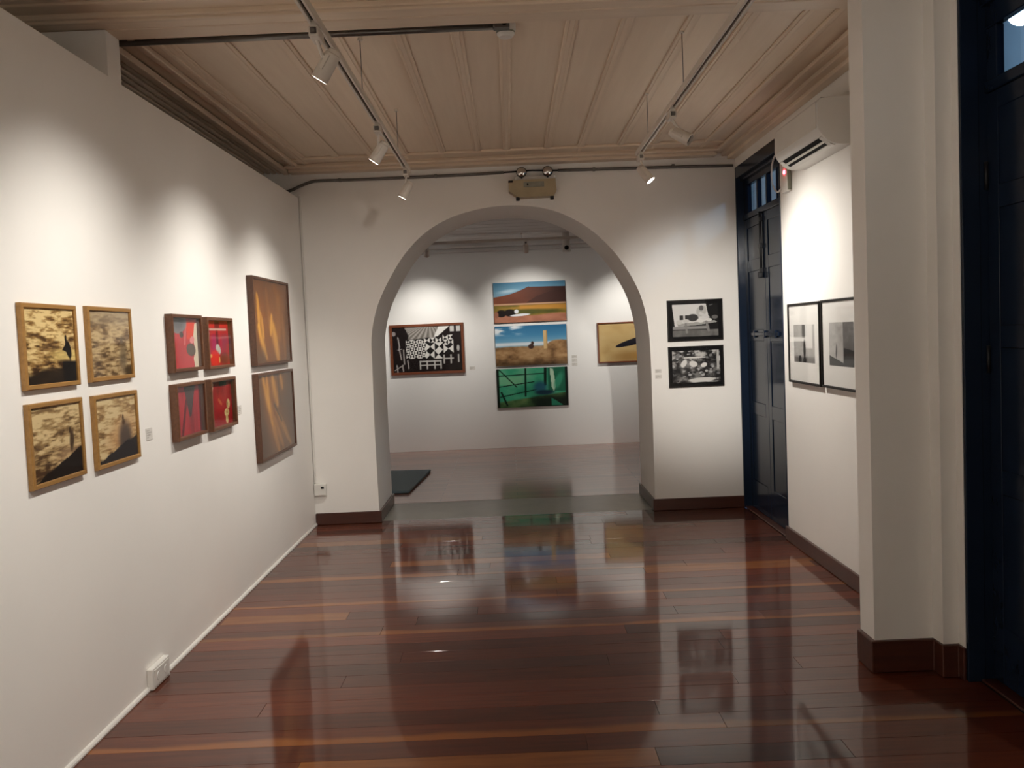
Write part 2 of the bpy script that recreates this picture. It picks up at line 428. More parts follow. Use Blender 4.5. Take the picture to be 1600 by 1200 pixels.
# plain boards of the front room ceiling, running across
y = YS
while y < 3.9:
    o = box('ceiling_board', Vector((XW, y, ZC + 0.0)) - CC, Vector((XR, min(y + 0.28, 3.9), ZC + 0.025)) - CC, 'cornice', ceil, 0.003)
    y += 0.283

# --- cornices: each moulding strip is a part
def cornice_y(name, strips, y0, y1, label, sgn=1):
    root = None; off = Vector((0, 0, 0))
    for x0, x1, z0, z1 in strips:
        me = box_me(name, y1 - y0, abs(x1 - x0), z1 - z0, min(0.006, (z1 - z0) * 0.3), 2)
        c = Vector(((x0 + x1) / 2, (y0 + y1) / 2, (z0 + z1) / 2))
        if root is None:
            root = link(name, me, 'cornice', None, c, RX90); structure(tag(root, label)); inv = (Matrix.Translation(c) @ RX90.to_4x4()).inverted()
        else:
            o = link('moulding_strip', me, 'cornice', root); o.matrix_local = inv @ Matrix.Translation(c) @ RX90.to_4x4()
def cornice_x(name, strips, x0, x1, label):
    root = None
    for ya, yb, z0, z1 in strips:
        me = box_me(name, x1 - x0, yb - ya, z1 - z0, min(0.006, (z1 - z0) * 0.3), 2)
        c = Vector(((x0 + x1) / 2, (ya + yb) / 2, (z0 + z1) / 2))
        if root is None:
            root = link(name, me, 'cornice', None, c); structure(tag(root, label)); off = c
        else:
            link('moulding_strip', me, 'cornice', root, c - off)
cornice_y('trim_2', [(-2.28, -1.93, 3.168, 3.225), (-2.145, -2.115, 3.152, 3.170), (-2.095, -2.065, 3.152, 3.170), (-2.045, -2.015, 3.150, 3.170), (-1.995, -1.965, 3.150, 3.170), (-1.945, -1.895, 3.138, 3.175),
                     (-1.90, -1.79, 3.182, 3.225), (-1.812, -1.772, 3.158, 3.19), (-1.78, -1.70, 3.190, 3.22), (-1.722, -1.692, 3.174, 3.20)], 4.392, D - 0.002, 'stepped brown cornice above the picture partition')
cornice_y('trim_3', [(1.86, XR, 3.165, 3.225), (1.70, 1.87, 3.188, 3.22), (1.69, 1.725, 3.178, 3.20), (1.845, 1.885, 3.152, 3.175), (1.93, XR, 3.14, 3.168), (1.985, XR, 3.112, 3.142)], 4.392, D - 0.002, 'stepped brown cornice above the air conditioner')
cornice_x('trim_4', [(7.76, D - 0.002, 3.160, 3.225), (7.56, 7.77, 3.186, 3.222), (7.545, 7.58, 3.178, 3.2), (7.745, 7.785, 3.15, 3.172), (7.87, D - 0.002, 3.135, 3.165)], -1.88, 1.87, 'brown cornice over the arch wall')
cornice_x('trim_5', [(4.255, 4.388, ZB, 3.30), (4.388, 4.44, 3.165, 3.23), (4.43, 4.50, 3.185, 3.23), (4.10, 4.258, ZB + 0.004, 3.28), (4.12, 4.15, 3.135, 3.155), (3.93, 4.11, 3.172, 3.27), (3.965, 3.99, 3.160, 3.18), (3.80, 3.94, 3.188, 3.25)], XW, XR, 'brown beam across the ceiling between pier and partition')

# --- far room ceiling with cross boards
cf = structure(tag(box('ceiling_far', (-3.6, DB, 2.98), (3.6, D2, 3.05), 'ceil_far'), 'pale board ceiling of the room beyond the arch'))
CFC = Vector((0, (DB + D2) / 2, 3.015))
y = DB + 0.02
while y < D2 - 0.3:
    box('ceiling_board', Vector((-3.6, y, 2.962)) - CFC, Vector((3.6, min(y + 0.29, D2 - 0.02), 2.98)) - CFC, 'ceil_far', cf, 0.004)
    y += 0.30
structure(box('trim_6', (-3.6, D2 - 0.28, 2.90), (3.6, D2, 2.965), 'ceil_far', None, 0.01))
structure(box('trim_7', (-3.6, D2 - 0.10, 2.842), (3.6, D2, 2.90), 'ceil_far', None, 0.01))

# ================================================================== DOORS
def make_door(name, y0, y1, ztop, zp0, zp1, pane_edges, bolt_y, label):
    """navy double door in an opening of the right wall; everything in world coordinates relative to root at sill"""
    root = empty(name, (XR, (y0 + y1) / 2, 0)); structure(tag(root, label))
    R0 = Vector((XR, (y0 + y1) / 2, 0))
    def b(nm, lo, hi, mat='navy', bevel=0.004, par=root, off=R0):
        return box(nm, Vector(lo) - off, Vector(hi) - off, mat, par, bevel)
    X0, X1 = XR + 0.058, XR + 0.095          # leaf face / back
    b('jamb', (XR - 0.006, y1 - 0.03, 0), (XR + 0.10, y1, ztop)); b('jamb', (XR - 0.006, y0, 0), (XR + 0.10, y0 + 0.03, ztop))
    b('door_head', (XR - 0.006, y0 + 0.03, ztop - 0.10), (XR + 0.10, y1 - 0.03, ztop))
    b('stop_bead', (XR + 0.03, y0 + 0.03, ztop - 0.13), (XR + 0.058, y1 - 0.03, ztop - 0.10))
    b('sill', (XR, y0 + 0.03, 0), (XR + 0.10, y1 - 0.03, 0.012), 'base')
    a0, a1 = y0 + 0.03, y1 - 0.03
    mid = (a0 + a1) / 2
    for q0, q1 in ((a0, mid - 0.002), (mid + 0.002, a1)):
        lf = b('door_leaf', (X0 + 0.006, q0, 0.014), (X1, q1, zp0 - 0.05), 'navy', 0.002)
        lo_ = Vector((X0 + 0.006 + X1, q0 + q1, 0.014 + zp0 - 0.05)) / 2
        for s0, s1 in ((q0, q0 + 0.085), (q1 - 0.085, q1)):
            b('stile', (X0, s0, 0.014), (X0 + 0.006, s1, zp0 - 0.05), 'navy', 0.003, lf, lo_)
        for z0, z1 in ((0.014, 0.27), (0.86, 0.97), (1.50, 1.60), (2.10, 2.20), (zp0 - 0.13, zp0 - 0.05)):
            b('rail', (X0, q0 + 0.085, z0), (X0 + 0.006, q1 - 0.085, z1), 'navy', 0.003, lf, lo_)
    # transom light: frame bars and panes
    b('transom_rail', (X0 - 0.012, a0, zp0 - 0.05), (X1, a1, zp0)); b('transom_rail', (X0 - 0.004, a0, zp1), (X1, a1, ztop - 0.10))
    es = [a0] + [e for pr in pane_edges for e in pr] + [a1]
    for e0, e1 in zip(es[0::2], es[1::2]):
        if e1 - e0 > 0.003: b('glazing_bar', (X0, e0, zp0), (X1, e1, zp1))
    for e0, e1 in pane_edges: b('pane', (X0 + 0.016, e0 - 0.004, zp0 - 0.004), (X0 + 0.021, e1 + 0.004, zp1 + 0.004), 'window_glass', 0)
    # iron cremone bolt with guides
    if bolt_y:
        bo = link('bolt_rod', tube_me('bolt_rod', [(0, 0, -0.26), (0, 0, 0.0), (0, 0, 0.26)], 0.011, 8), 'iron', root, Vector((X0 - 0.014, bolt_y, 2.31)) - R0)
        for zz in (-0.22, -0.02, 0.2): box('bolt_guide', (-0.012, -0.024, zz - 0.018), (0.014, 0.024, zz + 0.018), 'iron', bo, 0.003)
        box('bolt_grip', (-0.028, -0.018, -0.285), (0.012, 0.018, -0.235), 'iron', bo, 0.008, 2)
        la = box('latch_bar', Vector((X0 - 0.016, mid - 0.36, 1.545)) - R0, Vector((X0 - 0.004, mid + 0.42, 1.575)) - R0, 'navy', root, 0.003)
        for yy in (-0.3, 0.0, 0.3): box('latch_bracket', (-0.008, yy - 0.015, -0.03), (0.010, yy + 0.015, 0.03), 'navy', la, 0.003)
    return root
make_door('door_1', 6.70, D - 0.004, 3.035, 2.61, 2.85, [(6.76, 6.97), (7.00, 7.24), (7.28, 7.51), (7.55, 7.82)], 7.41, 'tall navy door with small transom panes in the far corner')
make_door('door_2', 2.69, 3.96, 3.10, 2.652, 2.876, [(2.79, 3.02), (3.06, 3.29), (3.33, 3.55), (3.59, 3.85)], None, 'tall navy door with a lit transom beside the white pier')
box('casing', Vector((1.9935, 3.922, 0)) - Vector((XR, (2.69 + 3.96) / 2, 0)), Vector((XR + 0.02, 3.9445, 3.10)) - Vector((XR, (2.69 + 3.96) / 2, 0)), 'navy', bpy.data.objects['door_2'], 0.003)
o = link('hinge', tube_me('hinge', [(0, 0, -0.06), (0, 0, 0), (0, 0, 0.06)], 0.009, 8), 'iron', bpy.data.objects['door_2'], Vector((XR + 0.05, 3.925, 2.25)) - Vector((XR, (2.69 + 3.96) / 2, 0)))
link('hinge', o.data, None, bpy.data.objects['door_2'], Vector((XR + 0.05, 3.925, 1.45)) - Vector((XR, (2.69 + 3.96) / 2, 0)))

# outside the doors: a plastered facade and a cool globe lamp on it
structure(tag(box('wall_outside', (4.3, -1.0, -0.2), (4.5, 13.0, 6.5), 'ext'), 'pale plaster wall seen outside through the transom glass'))
gl = empty('wall_lamp', (3.58, 6.20, 3.70)); tag(gl, 'bright cool globe lamp outside behind the nearer door transom', 'lamp')
link('globe', lathe_me('globe', [(0.001, -0.095)] + [(0.095 * math.sin(t * math.pi / 12), -0.095 * math.cos(t * math.pi / 12)) for t in range(1, 12)] + [(0.001, 0.095)], 20), 'globe', gl)
link('bracket_arm', tube_me('bracket_arm', [(0.10, 0, 0.06), (0.3, 0, 0.12), (0.5, 0, 0.1), (0.72, 0, 0.02)], 0.018), 'iron', gl)

# ================================================================== TRACKS AND SPOTLIGHTS
ZTR = 2.872
def track(name, x, y0, y1, z, label, wires, axis='y', zc=ZC):
    r = empty(name, ((x, (y0 + y1) / 2, z) if axis == 'y' else ((y0 + y1) / 2, x, z))); tag(r, label, 'lighting track', 'suspended lighting tracks')
    L = y1 - y0
    B = (lambda nm, lo, hi, mt, bv=0.0: box(nm, lo, hi, mt, r, bv)) if axis == 'y' else (lambda nm, lo, hi, mt, bv=0.0: box(nm, (lo[1], lo[0], lo[2]), (hi[1], hi[0], hi[2]), mt, r, bv))
    B('rail_side', (-0.019, -L / 2, 0), (-0.007, L / 2, 0.034), 'fixture', 0.002); B('rail_side', (0.007, -L / 2, 0), (0.019, L / 2, 0.034), 'fixture', 0.002)
    B('rail_web', (-0.008, -L / 2, 0.018), (0.008, L / 2, 0.034), 'black')
    B('end_cap', (-0.019, L / 2, 0), (0.019, L / 2 + 0.012, 0.034), 'fixture', 0.002)
    for w in wires:
        yy = w - (y0 + y1) / 2
        p0 = (0, yy, 0.03) if axis == 'y' else (yy, 0, 0.03); p1 = (p0[0], p0[1], zc - z - 0.012)
        wr_ = link('suspension_wire', tube_me('suspension_wire', [p0, p1], 0.0022, 6), 'conduit', r)
        link('wire_cup', lathe_me('wire_cup', [(0.014, 0), (0.012, 0.012), (0.004, 0.016)], 12), 'fixture', wr_, (p1[0], p1[1], p1[2] - 0.008))
    return r
track('lighting_track', -0.705, 0.2, 6.66, ZTR, 'white lighting track hung over the picture partition side', [1.5, 3.0, 4.65, 6.10])
track('lighting_track', 0.962, 0.2, 6.40, ZTR, 'white lighting track hung on the air conditioner side', [1.5, 3.0, 4.75, 5.95])

HEAD = lathe_me('head', [(0.026, -0.115), (0.031, -0.11), (0.033, -0.09), (0.034, 0.0), (0.031, 0.002), (0.030, -0.012)], 24, cap=False)
HEAD_CAP = lathe_me('rear_cap', [(0.027, 0.0), (0.024, -0.012), (0.012, -0.016)], 20)
BEZEL = lathe_me('bezel', [(0.030, -0.012), (0.0305, 0.001), (0.035, 0.001), (0.035, -0.006), (0.030, -0.012)], 24, cap=False)
LENS = lathe_me('lens', [(0.030, -0.012), (0.024, -0.009), (0.001, -0.008)], 24)
LENS_OFF = lathe_me('lens', [(0.030, -0.012), (0.024, -0.009), (0.001, -0.008)], 24)
HEAD.materials.append(M['fixture']); HEAD_CAP.materials.append(M['fixture']); BEZEL.materials.append(M['fixture']); LENS.materials.append(M['lens']); LENS_OFF.materials.append(M['lens_off'])
def spotlight(track_x, y, z, target, label, watts, group='track spotlights', on=True, cone=108, blend=1.0, drop=0.15, shift=(0, 0), soft=0.03):
    """fixture hanging from a track: adapter, gear box, stem, tilting head with lens; head pivot hangs 'drop' under the track"""
    r = empty('track_spotlight', (track_x, y, z)); tag(r, label, 'spotlight', group)
    box('adapter', (-0.012, -0.05, -0.012), (0.012, 0.05, 0.012), 'fixture', r, 0.002)
    g = box('gear_box', (-0.02, -0.055, -0.05), (0.02, 0.055, -0.012), 'fixture', r, 0.004, 2)
    box('grip_tab', (-0.012, -0.064, -0.01), (0.012, -0.054, 0.012), 'conduit', g, 0.002)
    piv = Vector((shift[0], shift[1], -drop))
    link('stem', tube_me('stem', [(0, 0, -0.045), (piv.x * 0.3, piv.y * 0.3, -0.07), (piv.x, piv.y, -drop + 0.005)], 0.008, 10), 'fixture', r)
    wp = Vector((track_x, y, z)) + piv
    d = (Vector(target) - wp).normalized()
    rot = d.to_track_quat('Z', 'Y').to_matrix()           # local +Z looks at the target
    h = link('head', HEAD, None, r, piv + d * 0.055, rot)
    link('rear_cap', HEAD_CAP, None, h, (0, 0, -0.115)); link('bezel', BEZEL, None, h)
    link('lens', LENS if on else LENS_OFF, None, h)
    for s in (-1, 1): box('yoke', (s * 0.036 - 0.003, -0.008, -0.10), (s * 0.036 + 0.003, 0.008, -0.04), 'fixture', h, 0.001)
    if on:
        sd = bpy.data.lights.new('beam', 'SPOT'); sd.energy = watts; sd.color = LAMP_COL; sd.spot_size = math.radians(cone); sd.spot_blend = blend; sd.shadow_soft_size = soft
        so = bpy.data.objects.new('beam', sd); COL.objects.link(so); so.parent = h
        so.matrix_local = Matrix.Translation((0, 0, 0.012)) @ Matrix.Rotation(math.pi, 4, 'X')
    return r
XA, XB = -0.705, 0.962
spotlight(XA, 3.54, ZTR, (XL, 3.84, 1.05), 'lit white spotlight aimed at the four gold-framed sea pictures', SPOT_W, shift=(0.018, 0.07), drop=0.132)
spotlight(XA, 5.16, ZTR, (XL, 5.32, 1.10), 'lit white spotlight in the middle of its track, aimed at the red pictures', SPOT_W, shift=(-0.01, 0.05))
spotlight(XA, 6.52, ZTR, (XL, 6.64, 0.85), 'lit white spotlight at the far end of the track on the partition side', SPOT_W, shift=(-0.01, 0.03))
spotlight(XB, 6.32, ZTR, (XR, 5.95, 1.25), 'lit white spotlight at the far end of the track on the air conditioner side', SPOT_W * 1.35, shift=(0.03, -0.02), cone=122)
spotlight(XB, 5.12, ZTR, (XR, 4.5, 2.0), 'unlit white spotlight with a dark lens, midway along its track', 0, on=False, shift=(0.05, -0.03))
spotlight(XB, 2.7, ZTR, (1.72, D, 1.50), 'white spotlight overhead aimed at the two black-mounted photographs', SPOT_W * 8.5, cone=27, blend=1.0)
spotlight(XB, 1.5, ZTR, (-1.45, D, 1.0), 'added unseen spotlight overhead brightening the arch wall beyond the orange pictures', SPOT_W * 3.5, cone=35)  # unseen lamp, added to lift the brightness of the arch wall
spotlight(XA, 1.75, ZTR, (XL, 2.2, 0.9), 'white spotlight overhead aimed at the partition beside the viewer', FRONT_W * 1.1)
spotlight(XB, 0.45, ZTR, (0.6, YS, 1.4), 'added fill spotlight behind the viewer bounced off the entrance wall', FRONT_W * 1.5)  # unseen lamp, added so its bounce raises the room's ambient light
spotlight(XA, 0.45, ZTR, (-1.0, YS, 1.5), 'added fill spotlight behind the viewer bounced off the entrance wall corner', FRONT_W * 1.5)  # second added lamp, more ambient bounce from the entrance wall

# far room track and lamps
ZF = 2.86
track('lighting_track', 11.75, -2.2, 2.6, ZF, 'white lighting track in the room beyond the arch', [-1.6, 0.2, 1.9], axis='x', zc=2.962)
spotlight(-1.05, 11.75, ZF, (-1.22, D2, 1.55), 'small lit spotlight beyond the arch over the chequered picture', SPOT_W * 1.05, 'far room spotlights', drop=0.10, cone=76)
spotlight(0.25, 11.75, ZF, (0.3, D2, 1.5), 'small lit spotlight beyond the arch over the stacked landscapes', SPOT_W * 0.85, 'far room spotlights', drop=0.10, cone=90)
spotlight(1.72, 11.75, ZF, (1.72, D2, 1.55), 'small spotlight beyond the arch over the blade picture', SPOT_W * 1.05, 'far room spotlights', drop=0.10, cone=76)
spotlight(-2.0, 11.75, ZF, (-2.9, D2, 1.5), 'small spotlight beyond the arch hidden by the jamb', SPOT_W * 1.2, 'far room spotlights', drop=0.10, cone=90)
cam_d = empty('cylinder_lamp', (0.79, 11.9, 2.962)); tag(cam_d, 'white ceiling cylinder lamp with dark opening beyond the arch', 'lamp')
link('body', lathe_me('body', [(0.05, 0.0), (0.05, -0.17), (0.058, -0.175), (0.058, -0.25), (0.045, -0.262)], 20), 'white_plastic', cam_d)
link('opening', lathe_me('opening', [(0.03, 0), (0.03, 0.008), (0.02, 0.012)], 16), 'black', cam_d, (0, -0.054, -0.205), Matrix.Rotation(math.radians(90), 3, 'X'))

# ================================================================== PICTURES
rng = np.random.RandomState(3)
NX, NY = 132, 96
def vnoise(u, v, fx, fy, seed):
    r = np.random.RandomState(seed).rand(64, 64)
    a, b = u * fx, v * fy
    i, j = np.floor(a).astype(int), np.floor(b).astype(int)
    s, t = a - i, b - j; s = s * s * (3 - 2 * s); t = t * t * (3 - 2 * t)
    g = lambda p, q: r[q % 64, p % 64]
    return (g(i, j) * (1 - s) + g(i + 1, j) * s) * (1 - t) + (g(i, j + 1) * (1 - s) + g(i + 1, j + 1) * s) * t
def fbm(u, v, fx, fy, seed, o=4):
    r = 0; a = 0.5
    for k in range(o): r = r + a * vnoise(u, v, fx * 2 ** k, fy * 2 ** k, seed + k); a *= 0.5
    return r / (1 - 0.5 ** o)
def ss(e0, e1, x): t = np.clip((x - e0) / (e1 - e0), 0, 1); return t * t * (3 - 2 * t)
def C(r, g, b): return np.array([r, g, b], float)
def mixc(img, col, m): return img * (1 - m[..., None]) + np.asarray(col, float) * m[..., None]
def ramp(t, *cs):
    t = np.clip(t, 0, 1) * (len(cs) - 1); i = np.minimum(t.astype(int), len(cs) - 2); f = (t - i)[..., None]
    cs = np.array(cs, float); return cs[i] * (1 - f) + cs[i + 1] * f
def ell(u, v, cx, cy_, rx, ry, rot=0, soft=0.15):
    c, s = math.cos(rot), math.sin(rot); x, y = u - cx, v - cy_
    d = np.sqrt(((x * c + y * s) / rx) ** 2 + ((-x * s + y * c) / ry) ** 2); return 1 - ss(1 - soft, 1 + soft, d)
def rect(u, v, a, b, c, d, s=0.006): return ss(a - s, a + s, u) * (1 - ss(b - s, b + s, u)) * ss(c - s, c + s, v) * (1 - ss(d - s, d + s, v))
def poly(u, v, pts):
    ins = np.zeros(u.shape, bool); n = len(pts)
    for k in range(n):
        (x0, y0), (x1, y1) = pts[k], pts[(k + 1) % n]
        if y0 == y1: continue
        c = ((y0 > v) != (y1 > v)) & (u < (x1 - x0) * (v - y0) / (y1 - y0) + x0); ins ^= c
    return ins.astype(float)
def seg(u, v, x0, y0, x1, y1, w):
    dx, dy = x1 - x0, y1 - y0; t = np.clip(((u - x0) * dx + (v - y0) * dy) / (dx * dx + dy * dy), 0, 1)
    d = np.hypot(u - x0 - t * dx, v - y0 - t * dy); return 1 - ss(w * 0.6, w * 1.3, d)

def water(u, v, seed, lo, mid, hi, dark=0.0):
    w = 0.12 * fbm(u, v, 3, 6, seed + 9)
    n = 0.55 * fbm(u + w, v + 0.5 * w, 5, 13, seed, 5) + 0.45 * fbm(u + w, v, 9, 40, seed + 20, 4)
    t = ss(0.30, 0.68, n) + dark
    return ramp(t, lo, mid, hi)
def sea1(u, v):
    im = water(u, v, 11, C(66, 44, 26), C(160, 124, 72), C(232, 204, 144), 0.28 - 0.46 * v)
    im = mixc(im, C(232, 206, 128), ss(0.5, 0.62, v) * (1 - ss(0.66, 0.74, v)) * ss(0.35, 0.7, u) * 0.8)
    im = mixc(im, C(34, 26, 20), ss(0.84, 0.95, v + 0.10 * fbm(u, v, 6, 6, 2) + 0.06 * u) * 0.9)
    im = mixc(im, C(22, 18, 16), rect(u, v, 0.72, 1.1, 0.72, 1.1, 0.012))
    b = np.maximum(ell(u, v, 0.86, 0.55, 0.055, 0.13, -0.25), ell(u, v, 0.815, 0.40, 0.022, 0.05)); b = np.maximum(b, poly(u, v, [(0.72, 0.56), (0.82, 0.47), (0.84, 0.6)])); b = np.maximum(b, rect(u, v, 0.875, 0.89, 0.62, 0.73))
    return mixc(im, C(24, 19, 17), b)
def sea2(u, v):
    im = water(u, v, 31, C(84, 62, 42), C(158, 130, 92), C(206, 180, 134), 0.20 - 0.24 * v)
    im = mixc(im, C(168, 150, 124), (1 - ss(0.1, 0.3, v)) * 0.55)
    im = mixc(im, C(110, 95, 76), np.maximum(ell(u, v, 0.80, 0.72, 0.09, 0.24, 0.1, 0.6), ell(u, v, 0.78, 0.47, 0.04, 0.08, 0, 0.6)) * 0.75)
    im = mixc(im, C(52, 40, 30), ss(0.93, 1.0, v + 0.1 * u) * ss(0.75, 0.9, u) * 0.9)
    return mixc(im, C(70, 50, 30), ss(0.62, 0.75, fbm(u, v, 3, 9, 77)) * ss(0.6, 0.85, v) * 0.7)
def sea3(u, v):
    im = water(u, v, 51, C(76, 54, 36), C(164, 134, 90), C(222, 196, 146), 0.30 - 0.40 * v)
    im = mixc(im, C(208, 172, 128), ell(u, v, 0.72, 0.72, 0.25, 0.13, 0, 0.7) * 0.6)
    e = 0.98 - 0.33 * u + 0.10 * (fbm(u, v, 9, 3, 8) - 0.5)
    im = mixc(im, C(34, 27, 23), ss(0, 0.03, v - e))
    return mixc(im, C(62, 46, 34), np.maximum(ell(u, v, 0.80, 0.52, 0.045, 0.15, 0.1, 0.4), ell(u, v, 0.775, 0.38, 0.024, 0.05, 0, 0.4)) * 0.85)
def sea4(u, v):
    im = water(u, v, 71, C(96, 68, 42), C(176, 142, 94), C(224, 200, 152), 0.36 - 0.35 * v)
    im = mixc(im, C(206, 158, 108), ell(u, v, 0.62, 0.60, 0.36, 0.22, -0.5, 0.7) * 0.75)
    im = mixc(im, C(70, 60, 58), ell(u, v, 0.70, 0.68, 0.16, 0.26, 0, 0.5) * 0.85)
    e = 0.95 - 0.30 * u + 0.09 * (fbm(u, v, 8, 3, 18) - 0.5)
    im = mixc(im, C(42, 38, 40), ss(0, 0.03, v - e))
    return mixc(im, C(84, 62, 44), np.maximum(ell(u, v, 0.66, 0.35, 0.026, 0.05, 0, 0.4), ell(u, v, 0.67, 0.42, 0.04, 0.05, 0, 0.5)) * 0.9)
def red1(u, v):
    im = ramp(fbm(u, v, 7, 1.5, 5), C(165, 40, 48), C(198, 58, 64), C(180, 50, 58))
    im = mixc(im, C(226, 66, 44), poly(u, v, [(0.62, 0.05), (0.95, 0.02), (0.86, 0.42), (0.6, 0.42)]))
    im = mixc(im, C(214, 128, 122), seg(u, v, 0.60, 0.1, 0.52, 0.52, 0.03) * 0.8)
    im = mixc(im, C(222, 208, 182), poly(u, v, [(0.92, 0.1), (1.01, 0.08), (1.01, 1.01), (0.86, 1.01), (0.82, 0.82), (0.9, 0.66), (0.84, 0.42)]))
    im = mixc(im, C(228, 140, 140), ell(u, v, 0.80, 0.44, 0.09, 0.07, -0.5))
    g = ell(u, v, 0.30, 0.06, 0.32, 0.25, 0, 0.06); im = mixc(im, C(128, 126, 128), g); im = mixc(im, C(92, 92, 96), ell(u, v, 0.32, 0.08, 0.2, 0.15, 0, 0.5) * 0.8)
    im = mixc(im, C(74, 66, 62), ell(u, v, 0.42, 0.33, 0.07, 0.06))
    return mixc(im, C(92, 78, 66), ell(u, v, 0.74, 0.64, 0.17, 0.13, 0.2, 0.08))
def red2(u, v):
    im = ramp(fbm(u, v, 5, 4, 15), C(140, 22, 30), C(190, 34, 40), C(150, 30, 40))
    im = mixc(im, C(214, 46, 40), rect(u, v, 0.0, 1.0, 0.0, 0.14) * 0.8); im = mixc(im, C(110, 34, 34), rect(u, v, 0.42, 0.62, 0, 0.2, 0.02) * 0.8)
    im = mixc(im, C(208, 168, 152), rect(u, v, 0.08, 0.92, 0.17, 0.22, 0.01)); im = mixc(im, C(206, 150, 150), seg(u, v, 0.18, 0.28, 0.08, 0.75, 0.03) * 0.8)
    im = mixc(im, C(176, 40, 92), rect(u, v, 0.28, 0.45, 0.3, 0.66, 0.04) * 0.8); im = mixc(im, C(84, 26, 30), rect(u, v, 0.46, 0.55, 0.22, 0.55, 0.03) * 0.8)
    im = mixc(im, C(150, 60, 72), rect(u, v, 0.70, 0.95, 0.3, 0.68, 0.05) * 0.6)
    im = mixc(im, C(196, 190, 172), ell(u, v, 0.53, 0.64, 0.09, 0.13, -0.6)); im = mixc(im, C(224, 40, 32), ell(u, v, 0.38, 0.84, 0.2, 0.18, 0, 0.2))
    im = mixc(im, C(120, 50, 34), ell(u, v, 0.78, 0.86, 0.2, 0.13, 0, 0.5)); return mixc(im, C(226, 170, 96), np.maximum(ell(u, v, 0.22, 0.78, 0.04, 0.04), ell(u, v, 0.56, 0.88, 0.03, 0.07)))
def red3(u, v):
    im = ramp(fbm(u, v, 9, 1.3, 25), C(120, 22, 34), C(176, 36, 50), C(206, 48, 60))
    im = mixc(im, C(74, 58, 58), poly(u, v, [(0.38, 0), (0.80, 0), (0.62, 0.62), (0.55, 0.66)])); im = mixc(im, C(64, 18, 24), seg(u, v, 0.45, 0.3, 0.25, 1, 0.04) * 0.7)
    im = mixc(im, C(212, 60, 70), rect(u, v, 0.02, 0.4, 0.02, 0.08, 0.02) * 0.5); return mixc(im, C(60, 16, 22), rect(u, v, 0.93, 1.1, 0, 1.1, 0.03) * 0.8)
def red4(u, v):
    im = ramp(fbm(u, v, 5, 4, 35), C(108, 22, 26), C(158, 28, 34), C(128, 24, 30))
    im = mixc(im, C(70, 50, 46), rect(u, v, 0.48, 0.78, 0.0, 0.12, 0.03)); im = mixc(im, C(180, 34, 40), ell(u, v, 0.5, 0.5, 0.25, 0.2, 0, 0.5) * 0.6)
    im = mixc(im, C(214, 176, 148), seg(u, v, 0.20, 0.06, 0.10, 0.45, 0.035)); im = mixc(im, C(196, 112, 66), seg(u, v, 0.12, 0.42, 0.06, 0.75, 0.035)); im = mixc(im, C(190, 88, 56), seg(u, v, 0.42, 0.42, 0.52, 0.52, 0.04))
    g = np.maximum(ell(u, v, 0.82, 0.55, 0.08, 0.11), ell(u, v, 0.74, 0.74, 0.11, 0.09)); g = np.maximum(g, ell(u, v, 0.74, 0.9, 0.06, 0.1))
    return mixc(im, ramp(fbm(u, v, 14, 14, 4), C(120, 80, 40), C(206, 180, 120), C(226, 206, 160)), g)
def flames(u, v, seed, strokes, base):
    w = 0.06 * (fbm(u, v, 3, 3, seed) - 0.5)
    im = ramp(fbm(u + w, v, 9, 1.6, seed), base * 0.8, base, base * 1.25)
    for x0, y0, x1, y1, wd, k in strokes:          # soft glow round each stroke
        im = mixc(im, C(158, 92, 28), ell(u + w, v, (x0 + x1) / 2, (y0 + y1) / 2, wd * 2.6, abs(y1 - y0) * 0.75, (x0 - x1) * 1.2, 0.9) * 0.55 * k)
    for x0, y0, x1, y1, wd, k in strokes:
        dx, dy = x1 - x0, y1 - y0; tt = np.clip(((u + w - x0) * dx + (v - y0) * dy) / (dx * dx + dy * dy), 0, 1)
        dd = np.hypot(u + w - x0 - tt * dx, v - y0 - tt * dy); m = 1 - ss(0.1, 1.25, dd / (wd * (0.35 + 0.85 * np.sin(math.pi * (0.12 + 0.76 * tt))))); t = fbm(u, v, 26, 2, seed + 3)
        im = mixc(im, C(170, 104, 30) + (C(244, 182, 74) - C(170, 104, 30)) * k, m * (0.5 + 0.5 * t) * k)
    return im
def fire1(u, v):
    s = [(0.10, 0.18, 0.14, 0.55, 0.05, .9), (0.12, 0.55, 0.28, 0.95, 0.055, 1), (0.18, 0.4, 0.25, 0.7, 0.04, .9), (0.48, 0.42, 0.44, 0.66, 0.05, 1), (0.52, 0.55, 0.62, 1.0, 0.09, .9), (0.35, 0.1, 0.42, 0.5, 0.06, .35), (0.7, 0.2, 0.68, 0.7, 0.10, .45), (0.82, 0.4, 0.86, 0.95, 0.05, .5), (0.62, 0.05, 0.85, 0.3, 0.1, .3)]
    im = flames(u, v, 41, s, C(98, 54, 18)); return mixc(im, C(78, 56, 40), ss(0.72, 1.0, v) * ss(0.25, 0.4, np.abs(u - 0.6)) * 0.7)
def fire2(u, v):
    s = [(0.14, 0.0, 0.34, 0.62, 0.05, .9), (0.24, 0.0, 0.30, 0.45, 0.04, .9), (0.34, 0.6, 0.5, 1.0, 0.06, .7), (0.40, 0.02, 0.52, 0.40, 0.07, .9), (0.66, 0.0, 0.70, 0.2, 0.05, .8), (0.5, 0.48, 0.85, 0.95, 0.06, .7), (0.42, 0.55, 0.62, 0.95, 0.05, .6), (0.3, 0.3, 0.42, 0.7, 0.04, .6)]
    im = flames(u, v, 61, s, C(80, 50, 26)); return mixc(im, C(62, 48, 36), np.maximum(seg(u, v, 0.42, 0.38, 0.62, 0.62, 0.02), seg(u, v, 0.56, 0.0, 0.62, 0.4, 0.02)) * 0.7)
